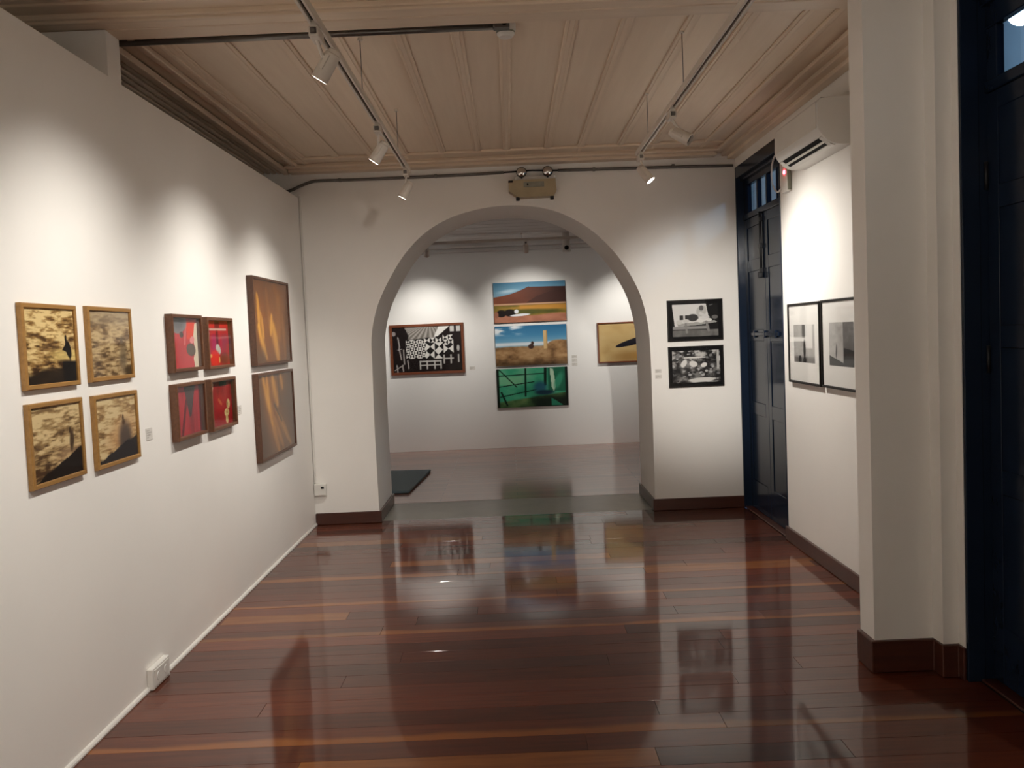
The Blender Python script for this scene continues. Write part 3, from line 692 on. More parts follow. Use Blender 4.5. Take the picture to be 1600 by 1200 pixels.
def chequer(u, v):
    im = np.ones(u.shape + (3,)) * C(30, 22, 22)
    cx = (u - 0.55) / (0.12 + v); st = 0.5 + 0.5 * np.sin(cx * 26 + 2 * fbm(u, v, 4, 4, 6))
    im = mixc(im, ramp(st, C(112, 106, 100), C(176, 170, 164)), poly(u, v, [(0.18, 0), (0.72, 0), (0.62, 0.25), (0.22, 0.28), (0.24, 0.2)]))
    im = mixc(im, C(232, 230, 226), poly(u, v, [(0.68, 0), (0.84, 0), (0.66, 0.22), (0.6, 0.24)])); im = mixc(im, C(208, 206, 202), np.maximum(rect(u, v, 0.84, 0.90, 0.0, 0.13), rect(u, v, 0.93, 0.99, 0.0, 0.13)))
    def tri(im, a, b, c, d, nx, ny):
        fu = (u - a) / (b - a) * nx; fv = (v - c) / (d - c) * ny; iu, iv = np.floor(fu), np.floor(fv); x = fu - iu - 0.5; y_ = fv - iv - 0.5
        on = np.where((iu + iv) % 2 == 0, np.abs(x) > np.abs(y_), np.abs(y_) > np.abs(x))
        im = mixc(im, C(30, 26, 26), rect(u, v, a, b, c, d, 0.002)); return mixc(im, C(226, 223, 218), rect(u, v, a, b, c, d, 0.002) * on)
    im = tri(im, 0.19, 0.48, 0.29, 0.70, 5, 5); im = tri(im, 0.46, 0.71, 0.25, 0.37, 3, 1); im = tri(im, 0.48, 0.74, 0.36, 0.54, 2, 1); im = tri(im, 0.48, 0.72, 0.54, 0.72, 2, 1)
    im = tri(im, 0.73, 0.88, 0.2, 0.42, 2, 2); im = tri(im, 0.74, 0.88, 0.42, 0.6, 1, 1)
    for x in (0.38, 0.48, 0.59, 0.68): im = mixc(im, C(205, 203, 198), rect(u, v, x, x + 0.02, 0.76, 0.95))
    im = mixc(im, C(205, 203, 198), np.maximum(rect(u, v, 0.38, 0.70, 0.76, 0.79), rect(u, v, 0.38, 0.70, 0.85, 0.87)))
    for x in (0.73, 0.83): im = mixc(im, C(196, 193, 188), rect(u, v, x, x + 0.02, 0.64, 0.84))
    im = mixc(im, C(196, 193, 188), rect(u, v, 0.73, 0.88, 0.71, 0.74)); im = mixc(im, C(190, 187, 182), np.maximum(ell(u, v, 0.95, 0.50, 0.02, 0.07), rect(u, v, 0.94, 0.96, 0.64, 0.82)))
    for x0, y0, x1, y1 in ((0.08, 0.22, 0.10, 0.44), (0.09, 0.45, 0.12, 0.72), (0.155, 0.5, 0.16, 0.82), (0.02, 0.95, 0.14, 0.84), (0.05, 0.84, 0.06, 1.0), (0.13, 0.84, 0.14, 0.98), (0.21, 0.74, 0.22, 0.92), (0.07, 0.5, 0.13, 0.48)): im = mixc(im, C(178, 172, 168), seg(u, v, x0, y0, x1, y1, 0.009))
    return mixc(im, C(150, 140, 140), ell(u, v, 0.02, 0.14, 0.03, 0.05))
def hill(u, v):
    im = ramp(v / 0.4, C(78, 128, 158), C(128, 164, 184)); im = mixc(im, C(178, 200, 212), ell(u, v, 0.2, 0.22, 0.12, 0.04, -0.2, 0.8) * 0.8)
    top = np.where(u < 0.5, 0.36 - 0.52 * u + 0.05 * np.sin(u * 6), 0.125 + 0.03 * (u - 0.5)); im = mixc(im, ramp(u + 0.3 * fbm(u, v, 4, 4, 9), C(134, 78, 54), C(98, 56, 42), C(62, 40, 36)), ss(-0.006, 0.006, v - top))
    im = mixc(im, C(60, 38, 34), poly(u, v, [(0.44, 0.53), (0.6, 0.36), (0.78, 0.26), (1.01, 0.2), (1.01, 0.53)]) * 0.75)
    im = mixc(im, C(206, 168, 134), rect(u, v, -1, 2, 0.53, 0.565) * 0.8); gr = ramp(fbm(u, v, 6, 14, 19), C(70, 66, 30), C(126, 106, 48), C(176, 132, 56)); im = mixc(im, gr, ss(0.56, 0.58, v))
    im = mixc(im, C(190, 132, 58), rect(u, v, 0.35, 1.1, 0.58, 0.7, 0.03) * 0.8); im = mixc(im, C(66, 72, 34), ell(u, v, 0.55, 0.74, 0.4, 0.06, 0.05, 0.5) * 0.8)
    im = mixc(im, ramp(fbm(u, v, 8, 8, 29), C(142, 92, 72), C(186, 128, 104)), ss(0.80, 0.84, v + 0.02 * np.sin(u * 9))); im = mixc(im, C(30, 24, 22), np.maximum(ell(u, v, 0.1, 0.77, 0.07, 0.09), ell(u, v, 0.22, 0.76, 0.08, 0.09)))
    im = mixc(im, C(214, 216, 222), np.maximum(ell(u, v, 0.31, 0.73, 0.03, 0.05), ell(u, v, 0.36, 0.82, 0.14, 0.03, -0.1))); return mixc(im, C(150, 100, 80), ell(u, v, 0.03, 0.80, 0.03, 0.08))
def scrub(u, v):
    im = ramp(v / 0.5, C(46, 104, 146), C(74, 136, 176), C(140, 184, 208)); im = mixc(im, C(226, 232, 236), ss(0.45, 0.62, fbm(u, v, 3, 9, 39)) * (1 - ss(0.28, 0.45, u)) * (1 - ss(0.16, 0.28, v)))
    im = mixc(im, C(232, 234, 236), rect(u, v, 0, 1, 0.42, 0.50, 0.02) * 0.85); e = 0.50 - 0.06 * fbm(u, v, 7, 1, 12) - 0.14 * ell(u, v, 0.92, 0.5, 0.16, 2, 0, 0.7) + 0.03
    bush = ramp(fbm(u, v, 10, 9, 49, 5), C(74, 52, 34), C(156, 120, 82), C(206, 172, 128)); im = mixc(im, bush, ss(0, 0.05, v - e)); im = mixc(im, C(214, 182, 130), rect(u, v, 0.675, 0.73, 0.14, 0.60, 0.004)); im = mixc(im, C(176, 142, 96), rect(u, v, 0.715, 0.73, 0.14, 0.60, 0.004))
    im = mixc(im, C(70, 50, 44), np.maximum(ell(u, v, 0.5, 0.53, 0.04, 0.06), ell(u, v, 0.52, 0.45, 0.02, 0.05))); return im * (1 - 0.35 * ss(0.8, 1.0, v)[..., None])
def green(u, v):
    im = ramp(fbm(u, v, 5, 5, 59) * 0.8 + 0.25 * (1 - v), C(34, 110, 84), C(62, 160, 122), C(120, 190, 150)); im = mixc(im, C(140, 196, 150), rect(u, v, 0.02, 0.38, 0.2, 0.42, 0.05) * 0.6)
    fl = ramp(fbm(u, v, 8, 6, 69), C(22, 40, 26), C(70, 104, 62), C(120, 140, 90)); im = mixc(im, fl, ss(0.0, 0.05, v - (0.82 - 0.22 * u + 0.02)))
    im = mixc(im, C(14, 22, 18), ss(0.62, 0.85, v) * ss(0.4, 0.6, u) * 0.85); im = mixc(im, C(12, 66, 48), rect(u, v, 0.72, 0.98, 0.0, 0.62, 0.02) * 0.7); im = mixc(im, C(178, 206, 180), poly(u, v, [(0.75, 0.02), (0.80, 0.05), (0.83, 0.5), (0.8, 0.62), (0.77, 0.5)]))
    for q in ((0.41, 0.0, 0.40, 0.72, 0.013), (0.02, 0.18, 0.68, 0.15, 0.012), (0.04, 0.46, 0.52, 0.36, 0.012), (0.05, 0.72, 0.55, 0.56, 0.012), (0.69, 0, 0.68, 0.45, 0.02), (0.04, 0.02, 0.28, 0.48, 0.01), (0.06, 0.6, 0.14, 0.95, 0.014)): im = mixc(im, C(16, 34, 26), seg(u, v, *q))
    im = mixc(im, C(36, 82, 104), ell(u, v, 0.61, 0.5, 0.09, 0.14, 0, 0.5) * 0.9); im = mixc(im, C(24, 48, 64), ell(u, v, 0.67, 0.64, 0.13, 0.06, 0, 0.4)); im = mixc(im, C(60, 150, 116), ell(u, v, 0.87, 0.35, 0.05, 0.2, 0.2, 0.4) * 0.8)
    im = mixc(im, C(40, 120, 92), poly(u, v, [(0.76, 0.78), (0.92, 0.98), (0.76, 0.98)])); return mixc(im, C(16, 18, 16), np.maximum(rect(u, v, -1, 0.035, -1, 2), rect(u, v, 0.965, 2, -1, 2)) * 0.9)
def blade(u, v):
    im = ramp(fbm(u, v, 4, 4, 79, 5), C(170, 138, 86), C(196, 166, 112), C(206, 180, 130)); im = mixc(im, C(150, 108, 56), ell(u, v, 0.42, 0.88, 0.2, 0.13, 0, 0.8) * 0.6); im = mixc(im, C(190, 140, 66), ell(u, v, 0.58, 0.86, 0.1, 0.1, 0, 0.8) * 0.5)
    return mixc(im, C(34, 32, 40), ell(u, v, 0.62, 0.44, 0.42, 0.082, -0.44, 0.03))
def market1(u, v):
    im = np.ones(u.shape + (3,)) * C(24, 22, 22); im = mixc(im, C(222, 220, 218), poly(u, v, [(0.0, 0.0), (0.74, 0.0), (0.80, 0.45), (0.74, 0.62), (0.05, 0.7)]))
    im = mixc(im, C(150, 148, 146), rect(u, v, 0.0, 0.8, 0.68, 0.78, 0.02)); im = mixc(im, ramp(fbm(u, v, 9, 5, 89), C(84, 82, 80), C(136, 134, 130)), ss(0.78, 0.82, v))
    t = poly(u, v, [(0.1, 0.6), (0.92, 0.52), (0.98, 0.58), (0.5, 0.66), (0.12, 0.68)]); im = mixc(im, C(168, 166, 162), t)
    for x in (0.16, 0.28): im = mixc(im, C(48, 46, 46), rect(u, v, x, x + 0.08, 0.34, 0.48, 0.01))
    im = mixc(im, C(60, 58, 58), ell(u, v, 0.45, 0.42, 0.12, 0.11)); im = mixc(im, C(206, 204, 200), np.maximum(ell(u, v, 0.15, 0.55, 0.07, 0.07), ell(u, v, 0.30, 0.52, 0.07, 0.06))); im = mixc(im, C(228, 226, 222), np.maximum(ell(u, v, 0.62, 0.52, 0.08, 0.06), ell(u, v, 0.79, 0.50, 0.08, 0.05)))
    im = mixc(im, C(190, 188, 184), ell(u, v, 0.64, 0.22, 0.11, 0.17, 0.2)); im = mixc(im, C(90, 88, 88), ell(u, v, 0.64, 0.13, 0.05, 0.08)); im = mixc(im, C(216, 214, 212), seg(u, v, 0.62, 0.3, 0.78, 0.42, 0.04))
    im = mixc(im, C(140, 138, 136), np.maximum(seg(u, v, 0.29, 0.6, 0.31, 0.88, 0.025), seg(u, v, 0.74, 0.55, 0.79, 0.84, 0.028))); return mixc(im, C(110, 108, 106), np.maximum(ell(u, v, 0.93, 0.42, 0.07, 0.06), seg(u, v, 0.82, 0.05, 0.88, 0.03, 0.012)))
def market2(u, v):
    n = fbm(u, v, 9, 8, 99, 4); im = ramp(ss(0.3, 0.72, n), C(30, 28, 28), C(96, 94, 92), C(200, 198, 194))
    im = mixc(im, C(40, 38, 38), ss(0.3, 0.5, v) * (1 - ss(0.86, 0.95, v)) * 0.45)
    r = np.random.RandomState(5)
    for k in range(110):
        x, y_, s = r.rand(), r.rand() ** 1.1 * 0.95, 0.012 + 0.028 * r.rand(); im = mixc(im, C(*[int(30 + 185 * r.rand() ** 1.3)] * 3), ell(u, v, x, y_, s, s * (0.7 + 0.8 * r.rand()), r.rand(), 0.3) * 0.9)
    im = mixc(im, C(226, 224, 220), np.maximum(ell(u, v, 0.24, 0.40, 0.06, 0.12, 0.3), ell(u, v, 0.44, 0.42, 0.08, 0.10, -0.4))); im = mixc(im, C(232, 230, 226), np.maximum(ell(u, v, 0.66, 0.46, 0.06, 0.08, 0.6), rect(u, v, 0.24, 0.7, 0.2, 0.235, 0.01)))
    im = mixc(im, C(216, 214, 210), ell(u, v, 0.62, 0.92, 0.28, 0.07, -0.05)); return mixc(im, C(190, 188, 184), rect(u, v, 0.93, 0.98, 0.0, 0.6))
def pale1(u, v):
    im = ramp(fbm(u, v, 7, 3, 109), C(150, 148, 144), C(188, 186, 182)); im = mixc(im, C(222, 220, 216), rect(u, v, 0.56, 0.9, -0.1, 0.62, 0.03)); im = mixc(im, C(214, 212, 208), rect(u, v, -0.1, 0.6, 0.34, 0.44, 0.01))
    im = mixc(im, C(78, 76, 74), rect(u, v, 0.42, 0.56, 0.0, 0.34, 0.03) * 0.8); im = mixc(im, C(44, 42, 42), ell(u, v, 0.52, 0.66, 0.055, 0.24, 0, 0.4)); im = mixc(im, C(90, 88, 86), ss(0.8, 0.9, v) * 0.8); return mixc(im, C(36, 34, 34), np.maximum(ell(u, v, 0.30, 0.92, 0.07, 0.1), ell(u, v, 0.52, 0.94, 0.08, 0.09)))
def pale2(u, v):
    im = ramp(fbm(u, v, 6, 6, 119, 5), C(138, 136, 132), C(176, 174, 170), C(196, 194, 190)); im = mixc(im, ramp(fbm(u, v, 6, 6, 129), C(86, 84, 82), C(126, 124, 122)), rect(u, v, 0.58, 2, -1, 2, 0.008)); im = mixc(im, C(52, 52, 52), poly(u, v, [(0.0, 0.76), (0.58, 0.92), (0.6, 0.58), (1.02, 0.64), (1.02, 1.02), (0, 1.02)]))
    return mixc(im, C(74, 72, 72), ell(u, v, 0.3, 0.66, 0.03, 0.16, 0.1, 0.4))

def plane_print(name, w, h, fn, parent, loc, nx=NX, ny=NY, mat='print'):
    """printed sheet; local X = viewer's right, Z = up, facing local -Y; loc = sheet centre"""
    uu, vv = np.meshgrid(np.linspace(0, 1, nx + 1), np.linspace(0, 1, ny + 1))
    img = np.clip(fn(uu, vv), 0, 255) / 255.0
    lin = np.where(img <= 0.04045, img / 12.92, ((img + 0.055) / 1.055) ** 2.4)
    co = np.stack([(uu - 0.5) * w, np.zeros_like(uu), (0.5 - vv) * h], -1).reshape(-1, 3)
    idx = np.arange((nx + 1) * (ny + 1)).reshape(ny + 1, nx + 1)
    q = np.stack([idx[1:, :-1], idx[1:, 1:], idx[:-1, 1:], idx[:-1, :-1]], -1).reshape(-1, 4)
    me = bpy.data.meshes.new(name)
    me.vertices.add(len(co)); me.vertices.foreach_set('co', co.ravel())
    me.loops.add(q.size); me.loops.foreach_set('vertex_index', q.ravel().astype(np.int32))
    me.polygons.add(len(q)); me.polygons.foreach_set('loop_start', (np.arange(len(q)) * 4).astype(np.int32))
    me.update(calc_edges=True)
    at = me.color_attributes.new('ink', 'FLOAT_COLOR', 'POINT')
    at.data.foreach_set('color', np.concatenate([lin.reshape(-1, 3), np.ones((len(co), 1))], 1).astype(np.float32).ravel())
    return link(name, me, mat, parent, loc)

def frame_me(w, h, fw, y0, y1):
    """mitred frame ring, outer w x h, rails fw wide, from y0 (front) to y1 (wall)"""
    v, f = [], []
    e = 0.003
    rings = [(0, y1), (0, y0 + e), (e, y0), (fw - e, y0), (fw, y0 + e), (fw, y1)]
    for ins, yy in rings:
        a, b = w / 2 - ins, h / 2 - ins
        v += [(-a, yy, -b), (a, yy, -b), (a, yy, b), (-a, yy, b)]
    for k in range(len(rings)):
        k2 = (k + 1) % len(rings)
        for i in range(4):
            f.append((k * 4 + i, k * 4 + (i + 1) % 4, k2 * 4 + (i + 1) % 4, k2 * 4 + i))
    me = bpy.data.meshes.new('frame'); me.from_pydata(v, [], f)
    bm = bmesh.new(); bm.from_mesh(me); bmesh.ops.recalc_face_normals(bm, faces=bm.faces); bm.to_mesh(me); bm.free()
    return me

WALLS = {'left': (Vector((0, 1, 0)), Vector((1, 0, 0))), 'back': (Vector((1, 0, 0)), Vector((0, -1, 0))), 'right': (Vector((0, -1, 0)), Vector((-1, 0, 0)))}
def wall_rot(side):
    u, nn = WALLS[side]
    return Matrix((u, -nn, Vector((0, 0, 1)))).transposed()
def picture(name, label, group, side, plane, a0, a1, z0, z1, fn, depth=0.03, fw=0.02, frame='gold_wood', mount=None, mount_w=(0, 0), recess=0.012, glaze=True, cat='picture', mount_bottom=None):
    """a0..a1: extent along the wall (y or x); plane: wall surface coordinate"""
    w, h = abs(a1 - a0), z1 - z0; am = (a0 + a1) / 2
    base = {'left': (plane, am, z0), 'right': (plane, am, z0), 'back': (am, plane, z0)}[side]
    r = empty(name, base, wall_rot(side)); tag(r, label, cat, group)
    zc = h / 2
    if fw:
        link('frame', frame_me(w, h, fw, -depth, -0.001), frame, r, (0, 0, zc))
        iw, ih = w - 2 * fw, h - 2 * fw
        yb = -(depth - recess)
        box('backing', (-iw / 2 - 0.002, yb + 0.002, zc - ih / 2 - 0.002), (iw / 2 + 0.002, -0.002, zc + ih / 2 + 0.002), 'dark', r)
    else:
        iw, ih = w, h; yb = -depth
        box('panel', (-iw / 2, yb + 0.0008, zc - ih / 2), (iw / 2, -0.001, zc + ih / 2), frame, r)
    pw, ph, dz = iw, ih, 0
    if mount:
        box('mount', (-iw / 2, yb, zc - ih / 2), (iw / 2, yb + 0.0018, zc + ih / 2), mount, r)
        pw, ph = iw - 2 * mount_w[0], ih - 2 * mount_w[1]; dz = (mount_bottom or 0)
    plane_print('print', pw, ph, fn, r, (0, yb - 0.0008, zc + dz))
    if glaze:
        yg = -depth + min(0.006, recess * 0.4)
        box('glazing', (-iw / 2 - 0.001, yg, zc - ih / 2 - 0.001), (iw / 2 + 0.001, yg + 0.002, zc + ih / 2 + 0.001), 'glazing', r)
    return r

G1, G2, G3 = 'gold-framed sea pictures', 'red pictures in deep walnut frames', 'orange pictures in dark frames'
gp = dict(side='left', plane=XL, depth=0.022, fw=0.019, frame='gold_wood', recess=0.010)
picture('framed_picture', 'gold-framed sea picture with a dark bird on a black rock', G1, a0=3.315, a1=3.735, z0=1.515, z1=1.845, fn=sea1, **gp)
picture('framed_picture', 'gold-framed sea picture with a pale grey figure, beside the bird on its rock', G1, a0=3.835, a1=4.275, z0=1.518, z1=1.848, fn=sea2, **gp)
picture('framed_picture', 'gold-framed sea picture with a small figure over sloping black rocks', G1, a0=3.315, a1=3.735, z0=1.138, z1=1.463, fn=sea3, **gp)
picture('framed_picture', 'gold-framed sea picture with an orange haze over a grey rock mound', G1, a0=3.840, a1=4.285, z0=1.134, z1=1.459, fn=sea4, **gp)
rp = dict(side='left', plane=XL, depth=0.042, fw=0.019, frame='brown_wood', recess=0.030)
picture('framed_picture', 'walnut-framed red picture with a grey disc and a cream cloth strip', G2, a0=4.735, a1=5.195, z0=1.520, z1=1.834, fn=red1, **rp)
picture('framed_picture', 'walnut-framed red picture with a pale horizontal bar', G2, a0=5.285, a1=5.765, z0=1.515, z1=1.828, fn=red2, **rp)
picture('framed_picture', 'walnut-framed red picture with dark drapery folds in a V', G2, a0=4.735, a1=5.190, z0=1.149, z1=1.457, fn=red3, **rp)
picture('framed_picture', 'walnut-framed dark red picture with a cream stick and gilt ornament', G2, a0=5.285, a1=5.760, z0=1.143, z1=1.455, fn=red4, **rp)
op = dict(side='left', plane=XL, depth=0.045, fw=0.020, frame='dark_wood', recess=0.014)
picture('framed_picture', 'large dark-framed picture of orange flame shapes, the upper one', G3, a0=6.255, a1=7.265, z0=1.500, z1=2.138, fn=fire1, **op)
picture('framed_picture', 'large dark-framed picture of orange streaks on grey brown, the lower one', G3, a0=6.255, a1=7.265, z0=0.815, z1=1.444, fn=fire2, **op)
picture('framed_picture', 'black and white interior with chequered triangles in a red-brown frame', None, 'back', D2, -1.745, -0.675, 1.122, 1.848, chequer, depth=0.035, fw=0.038, frame='red_wood', recess=0.012)
lp = dict(side='back', plane=D2, depth=0.022, fw=0, frame='dark', glaze=False)
picture('photo_panel', 'frameless landscape photograph of a brown hill', 'stacked landscape panels', a0=-0.222, a1=0.818, z0=1.815, z1=2.390, fn=hill, **lp)
picture('photo_panel', 'frameless photograph of a pale tower above dry scrub and blue sky', 'stacked landscape panels', a0=-0.225, a1=0.808, z0=1.190, z1=1.763, fn=scrub, **lp)
picture('photo_panel', 'frameless photograph of a green interior with dark bars', 'stacked landscape panels', a0=-0.228, a1=0.802, z0=0.585, z1=1.148, fn=green, **lp)
picture('framed_picture', 'ochre picture of a dark knife blade partly behind the arch jamb', None, 'back', D2, 1.255, 2.30, 1.172, 1.757, blade, depth=0.035, fw=0.020, frame='red_wood', recess=0.012)
bp = dict(side='back', plane=D, depth=0.024, fw=0.012, frame='black_frame', mount='black_board', recess=0.006)
picture('framed_picture', 'black-mounted photograph of bowls on a trestle table, the upper one', 'black-mounted market photographs', a0=1.406, a1=1.902, z0=1.520, z1=1.887, fn=market1, mount_w=(0.032, 0.028), **bp)
picture('framed_picture', 'black-mounted photograph of a crowded market, the lower one', 'black-mounted market photographs', a0=1.404, a1=1.899, z0=1.107, z1=1.473, fn=market2, mount_w=(0.022, 0.028), **bp)
wp_ = dict(side='right', plane=XR, depth=0.030, fw=0.016, frame='black_frame', mount='paper', recess=0.010)
picture('framed_picture', 'black-framed white-matted photograph next to the far navy door', 'white-matted photographs', a0=6.515, a1=5.850, z0=1.215, z1=1.780, fn=pale1, mount_w=(0.10, 0.135), **wp_)
picture('framed_picture', 'black-framed white-matted photograph partly hidden by the pier', 'white-matted photographs', a0=5.822, a1=5.150, z0=1.218, z1=1.783, fn=pale2, mount_w=(0.115, 0.130), **wp_)

# ------------------------------------------------------------------ wall labels
def caption(u, v):
    im = np.ones(u.shape + (3,)) * C(214, 210, 204)
    for k, (a, b) in enumerate(((0.12, 0.55), (0.12, 0.85), (0.12, 0.7), (0.12, 0.4))):
        y0 = 0.16 + 0.19 * k; im = mixc(im, C(160, 156, 150), rect(u, v, a, b, y0, y0 + 0.08, 0.02) * (0.5 + 0.5 * ss(0.35, 0.5, vnoise(u, v, 26, 1, 3 + k))))
    return im
def wall_label(label, side, plane, a, z, w, h, group='picture captions'):
    r = empty('caption_card', {'left': (plane, a, z - h / 2), 'right': (plane, a, z - h / 2), 'back': (a, plane, z - h / 2)}[side], wall_rot(side))
    tag(r, label, 'label', group)
    box('card', (-w / 2, -0.002, 0), (w / 2, -0.0002, h), 'white_plastic', r)
    plane_print('caption', w, h, caption, r, (0, -0.0024, h / 2), 24, 20)
wall_label('small caption card beside the gold-framed sea pictures', 'left', XL, 4.44, 1.228, 0.075, 0.06)
wall_label('small caption card beside the lower red pictures', 'left', XL, 5.93, 1.222, 0.075, 0.06)
wall_label('small caption card beside the chequered picture', 'back', D2, -0.573, 1.182, 0.08, 0.05)
for k, nm in enumerate(('upper', 'middle', 'lower')):
    wall_label('%s of three caption cards beside the tower photograph' % nm, 'back', D2, 0.912, 1.285 - 0.055 * k, 0.08, 0.042)
wall_label('upper of two caption cards left of the market photographs', 'back', D, 1.312, 1.262, 0.058, 0.034)
wall_label('lower of two caption cards left of the market photographs', 'back', D, 1.312, 1.212, 0.058, 0.034)

# ================================================================== FITTINGS
# --- wall-mounted air conditioner
ac = empty('air_conditioner', (XR, 5.715, 2.68)); tag(ac, 'white split air conditioner high on the side wall', 'air conditioner')
pr = [(0, 0.0), (0, 0.275), (-0.10, 0.278), (-0.188, 0.268), (-0.200, 0.250), (-0.203, 0.12), (-0.195, 0.085), (-0.178, 0.060)]
dk = [(-0.178, 0.060), (-0.150, 0.030), (-0.110, 0.008), (-0.095, 0.004), (-0.06, 0.0)]
body = prism('body', pr + [(-0.150, 0.046), (-0.112, 0.022), (-0.095, 0.004), (-0.05, 0.0)], 'y', -0.4045, 0.4045, 'white_plastic', ac, smooth=30)
for s in (-1, 1):
    prism('end_cheek', pr + dk, 'y', s * 0.425, s * 0.405, 'white_plastic', ac, smooth=30)
def louver(name, x, z, w, ang, mat, y0, y1, t=0.004):
    me = box_me(name, w, y1 - y0, t, 0.001)
    return link(name, me, mat, ac, (x, (y0 + y1) / 2, z), Matrix.Rotation(math.radians(ang), 3, 'Y'))
louver('air_outlet', -0.141, 0.031, 0.072, 38, 'black', -0.36, 0.36, 0.006)
louver('louver_vane', -0.146, 0.028, 0.016, 20, 'white_plastic', -0.36, 0.36, 0.006)
for s in (-1, 1): louver('outlet_end', -0.141, 0.031, 0.078, 38, 'white_plastic', s * 0.405 if s < 0 else 0.355, -0.355 if s < 0 else 0.405, 0.012)
louver('lower_lip', -0.108, 0.006, 0.03, 20, 'white_plastic', -0.405, 0.405, 0.008)
box('front_panel', (-0.2055, -0.40, 0.10), (-0.201, 0.40, 0.252), 'white_plastic', ac, 0.002)
box('intake_grille', (-0.17, -0.39, 0.274), (-0.03, 0.39, 0.281), 'grey_label', ac, 0.002)
for k in range(9): box('grille_slat', (-0.165 + 0.015 * k, -0.38, 0.280), (-0.158 + 0.015 * k, 0.38, 0.286), 'white_plastic', ac)

# --- control box with a red light below it, and its cables
rb = empty('control_box', (XR, 6.50, 2.585)); tag(rb, 'slim white control box with a red light under the air conditioner', 'control box')
box('case', (-0.034, -0.075, 0.0), (0, 0.06, 0.20), 'white_plastic', rb, 0.006, 2)
box('side_plate', (-0.030, -0.079, 0.01), (-0.004, -0.074, 0.15), 'grey_label', rb, 0.001)
link('indicator_light', lathe_me('indicator_light', [(0.016, 0), (0.015, 0.006), (0.006, 0.010)], 14), 'led', rb, (-0.034, -0.02, 0.142), Matrix.Rotation(math.radians(-90), 3, 'Y'))
cb = link('power_cable', tube_me('power_cable', curve_pts([(XR - 0.02, 6.16, 2.88), (XR - 0.03, 6.62, 2.90), (XR - 0.02, 6.82, 2.84), (XR - 0.015, 6.83, 2.70), (XR - 0.02, 6.70, 2.62), (XR - 0.02, 6.575, 2.64)], 8), 0.007, 8), 'white_plastic')
tag(cb, 'thin pale cable looping from the air conditioner to the control box', 'cable')

# --- emergency light over the arch
em = empty('emergency_light', (0.245, D, 2.842)); tag(em, 'beige twin-lamp emergency light box mounted over the arch', 'emergency light')
front = [(-0.205, 0.148), (0.205, 0.150), (0.212, 0.05), (0.185, 0.0), (-0.12, -0.002), (-0.205, 0.055)]
prism('housing', front, 'y', -0.115, 0.0, 'beige', em)
prism('faceplate', [(-0.14, 0.140), (0.190, 0.143), (0.196, 0.05), (0.175, 0.010), (-0.115, 0.008), (-0.135, 0.05)], 'y', -0.120, -0.113, 'beige', em)
gp_ = box('display_panel', (-0.075, -0.124, 0.082), (0.105, -0.119, 0.128), 'grey_label', em, 0.001)
box('test_button', (-0.060, -0.007, -0.008), (-0.048, 0.0, 0.010), 'black', gp_, 0.001)
box('cable_gland', (-0.207, -0.118, 0.128), (-0.168, -0.09, 0.146), 'black', em, 0.003)
for x in (-0.125, 0.175): box('foot', (x - 0.02, -0.11, -0.028), (x + 0.012, -0.07, 0.002), 'iron', em, 0.003)
box('lamp_bracket', (-0.15, -0.05, 0.150), (0.21, 0.0, 0.192), 'white_plastic', em, 0.004)
for x in (-0.088, 0.142):
    lm = link('lamp_head', lathe_me('lamp_head', [(0.012, -0.05), (0.036, -0.04), (0.046, -0.012), (0.047, 0.0), (0.043, 0.002)], 22), 'iron', em, (x, -0.075, 0.222), Matrix.Rotation(math.radians(82), 3, 'X'))
    link('reflector', lathe_me('reflector', [(0.043, 0.0), (0.034, 0.012), (0.018, 0.020), (0.001, 0.023)], 22), 'chrome', lm)
    link('stalk', tube_me('stalk', [(x, -0.045, 0.17), (x, -0.045, 0.20)], 0.010, 8), 'iron', em)

# --- conduits
cp = empty('wall_conduit', (0, D - 0.02, 3.065)); tag(cp, 'grey metal conduit running along the wall above the arch', 'conduit')
R_ = 0.013
link('pipe', tube_me('pipe', curve_pts([(-2.02, 0, -0.085), (-1.90, 0, -0.07), (-1.80, 0, -0.03), (-1.70, 0, 0.002), (-1.60, 0, 0.008), (-1.2, 0, 0.004), (-0.4, 0, 0.006), (0.0, 0, 0.012)], 6), R_), 'conduit', cp)
link('pipe', tube_me('pipe', curve_pts([(0.48, 0, 0.010), (1.0, 0, 0.004), (1.6, 0, -0.004), (2.03, 0, -0.012)], 6), R_), 'conduit', cp)
link('cable', tube_me('cable', [(-0.02, 0, 0.012), (0.25, 0, 0.02), (0.5, 0, 0.010)], 0.007), 'black', cp)
for x in (-1.45, -0.6, 0.8, 1.5): box('saddle_clip', (x - 0.012, -0.016, -0.008), (x + 0.012, 0.02, 0.022), 'conduit', cp, 0.002)
cc_ = empty('ceiling_conduit', (0, 4.448, 3.152)); tag(cc_, 'grey metal conduit along the ceiling beam', 'conduit')
link('pipe', tube_me('pipe', [(-1.86, 0.012, 0.0), (-0.9, 0.008, 0.0), (-0.02, 0, 0.0)], 0.015), 'conduit', cc_)
jb = box('junction_box', (-0.02, -0.03, -0.012), (0.06, 0.03, 0.03), 'conduit', cc_, 0.004)
link('knockout', lathe_me('knockout', [(0.014, 0), (0.013, 0.004), (0.006, 0.004)], 14), 'black', jb, (0.015, -0.03, 0.0), Matrix.Rotation(math.radians(90), 3, 'X'))
sd_ = empty('smoke_detector', (0.04, 4.555, 3.15)); tag(sd_, 'round white smoke detector at the end of the ceiling conduit', 'smoke detector')
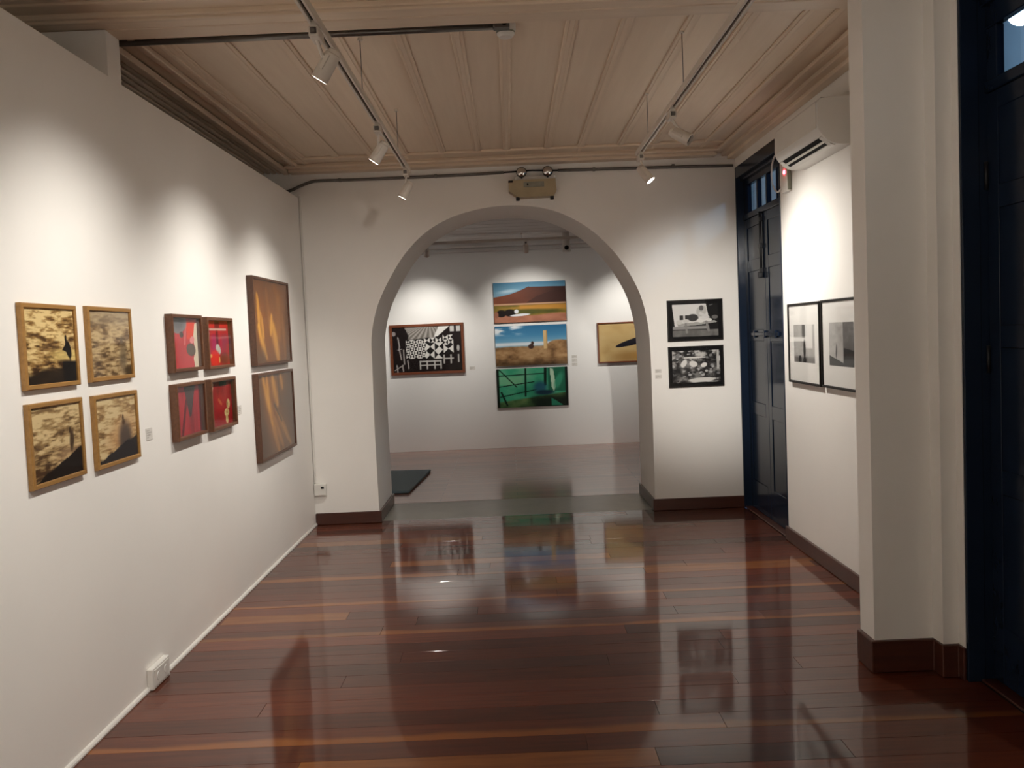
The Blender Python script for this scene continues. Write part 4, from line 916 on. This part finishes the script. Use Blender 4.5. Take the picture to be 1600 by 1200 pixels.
link('base', lathe_me('base', [(0.052, 0.05), (0.052, 0.018), (0.050, 0.014)], 28), 'white_plastic', sd_)
link('dome', lathe_me('dome', [(0.047, 0.016), (0.045, -0.002), (0.034, -0.016), (0.016, -0.021), (0.002, -0.022)], 28), 'white_plastic', sd_)
link('vent_ring', lathe_me('vent_ring', [(0.0475, 0.010), (0.048, 0.006), (0.047, 0.002)], 28, cap=False), 'grey_label', sd_)

# --- sockets
s1 = empty('wall_socket', (-1.776, D, 0.268)); tag(s1, 'small white surface socket box on the arch wall corner', 'socket')
box('case', (-0.048, -0.045, 0), (0.062, 0, 0.108), 'white_plastic', s1, 0.006, 2)
fp = box('faceplate', (-0.042, -0.049, 0.008), (0.056, -0.044, 0.100), 'white_plastic', s1, 0.002)
box('switch_slot', (0.008, -0.004, 0.012), (0.036, 0.0, 0.030), 'black', fp)
s2 = empty('floor_socket', (XL, 4.33, 0)); tag(s2, 'white low socket box at the foot of the partition', 'socket')
box('case', (0.0, -0.105, 0.0), (0.032, 0.105, 0.105), 'white_plastic', s2, 0.006, 2)
box('faceplate', (0.031, -0.09, 0.014), (0.035, 0.09, 0.094), 'white_plastic', s2, 0.002)
for k in (-0.045, 0.045):
    ins = link('outlet_insert', lathe_me('outlet_insert', [(0.022, 0), (0.021, 0.002), (0.018, 0.002)], 16), 'white_plastic', s2, (0.035, k, 0.054), Matrix.Rotation(math.radians(90), 3, 'Y'))
rw = box('cable_raceway', (XL + 0.004, D - 0.014, 0.38), (XL + 0.020, D - 0.0005, 2.95), 'white_plastic', None, 0.002)
tag(rw, 'slim white cable raceway rising in the corner above the socket', 'raceway')

# --- low mat in the far room
mt_ = empty('floor_mat', (-1.72, 10.2, -0.001)); mt_.rotation_euler.z = math.radians(-4); tag(mt_, 'slate blue rectangular floor mat beyond the arch', 'mat')
box('pad', (-0.62, -0.74, 0.006), (0.62, 0.74, 0.032), 'mat_teal', mt_, 0.004)
box('underlay', (-0.61, -0.73, 0.0), (0.61, 0.73, 0.008), 'black', mt_)
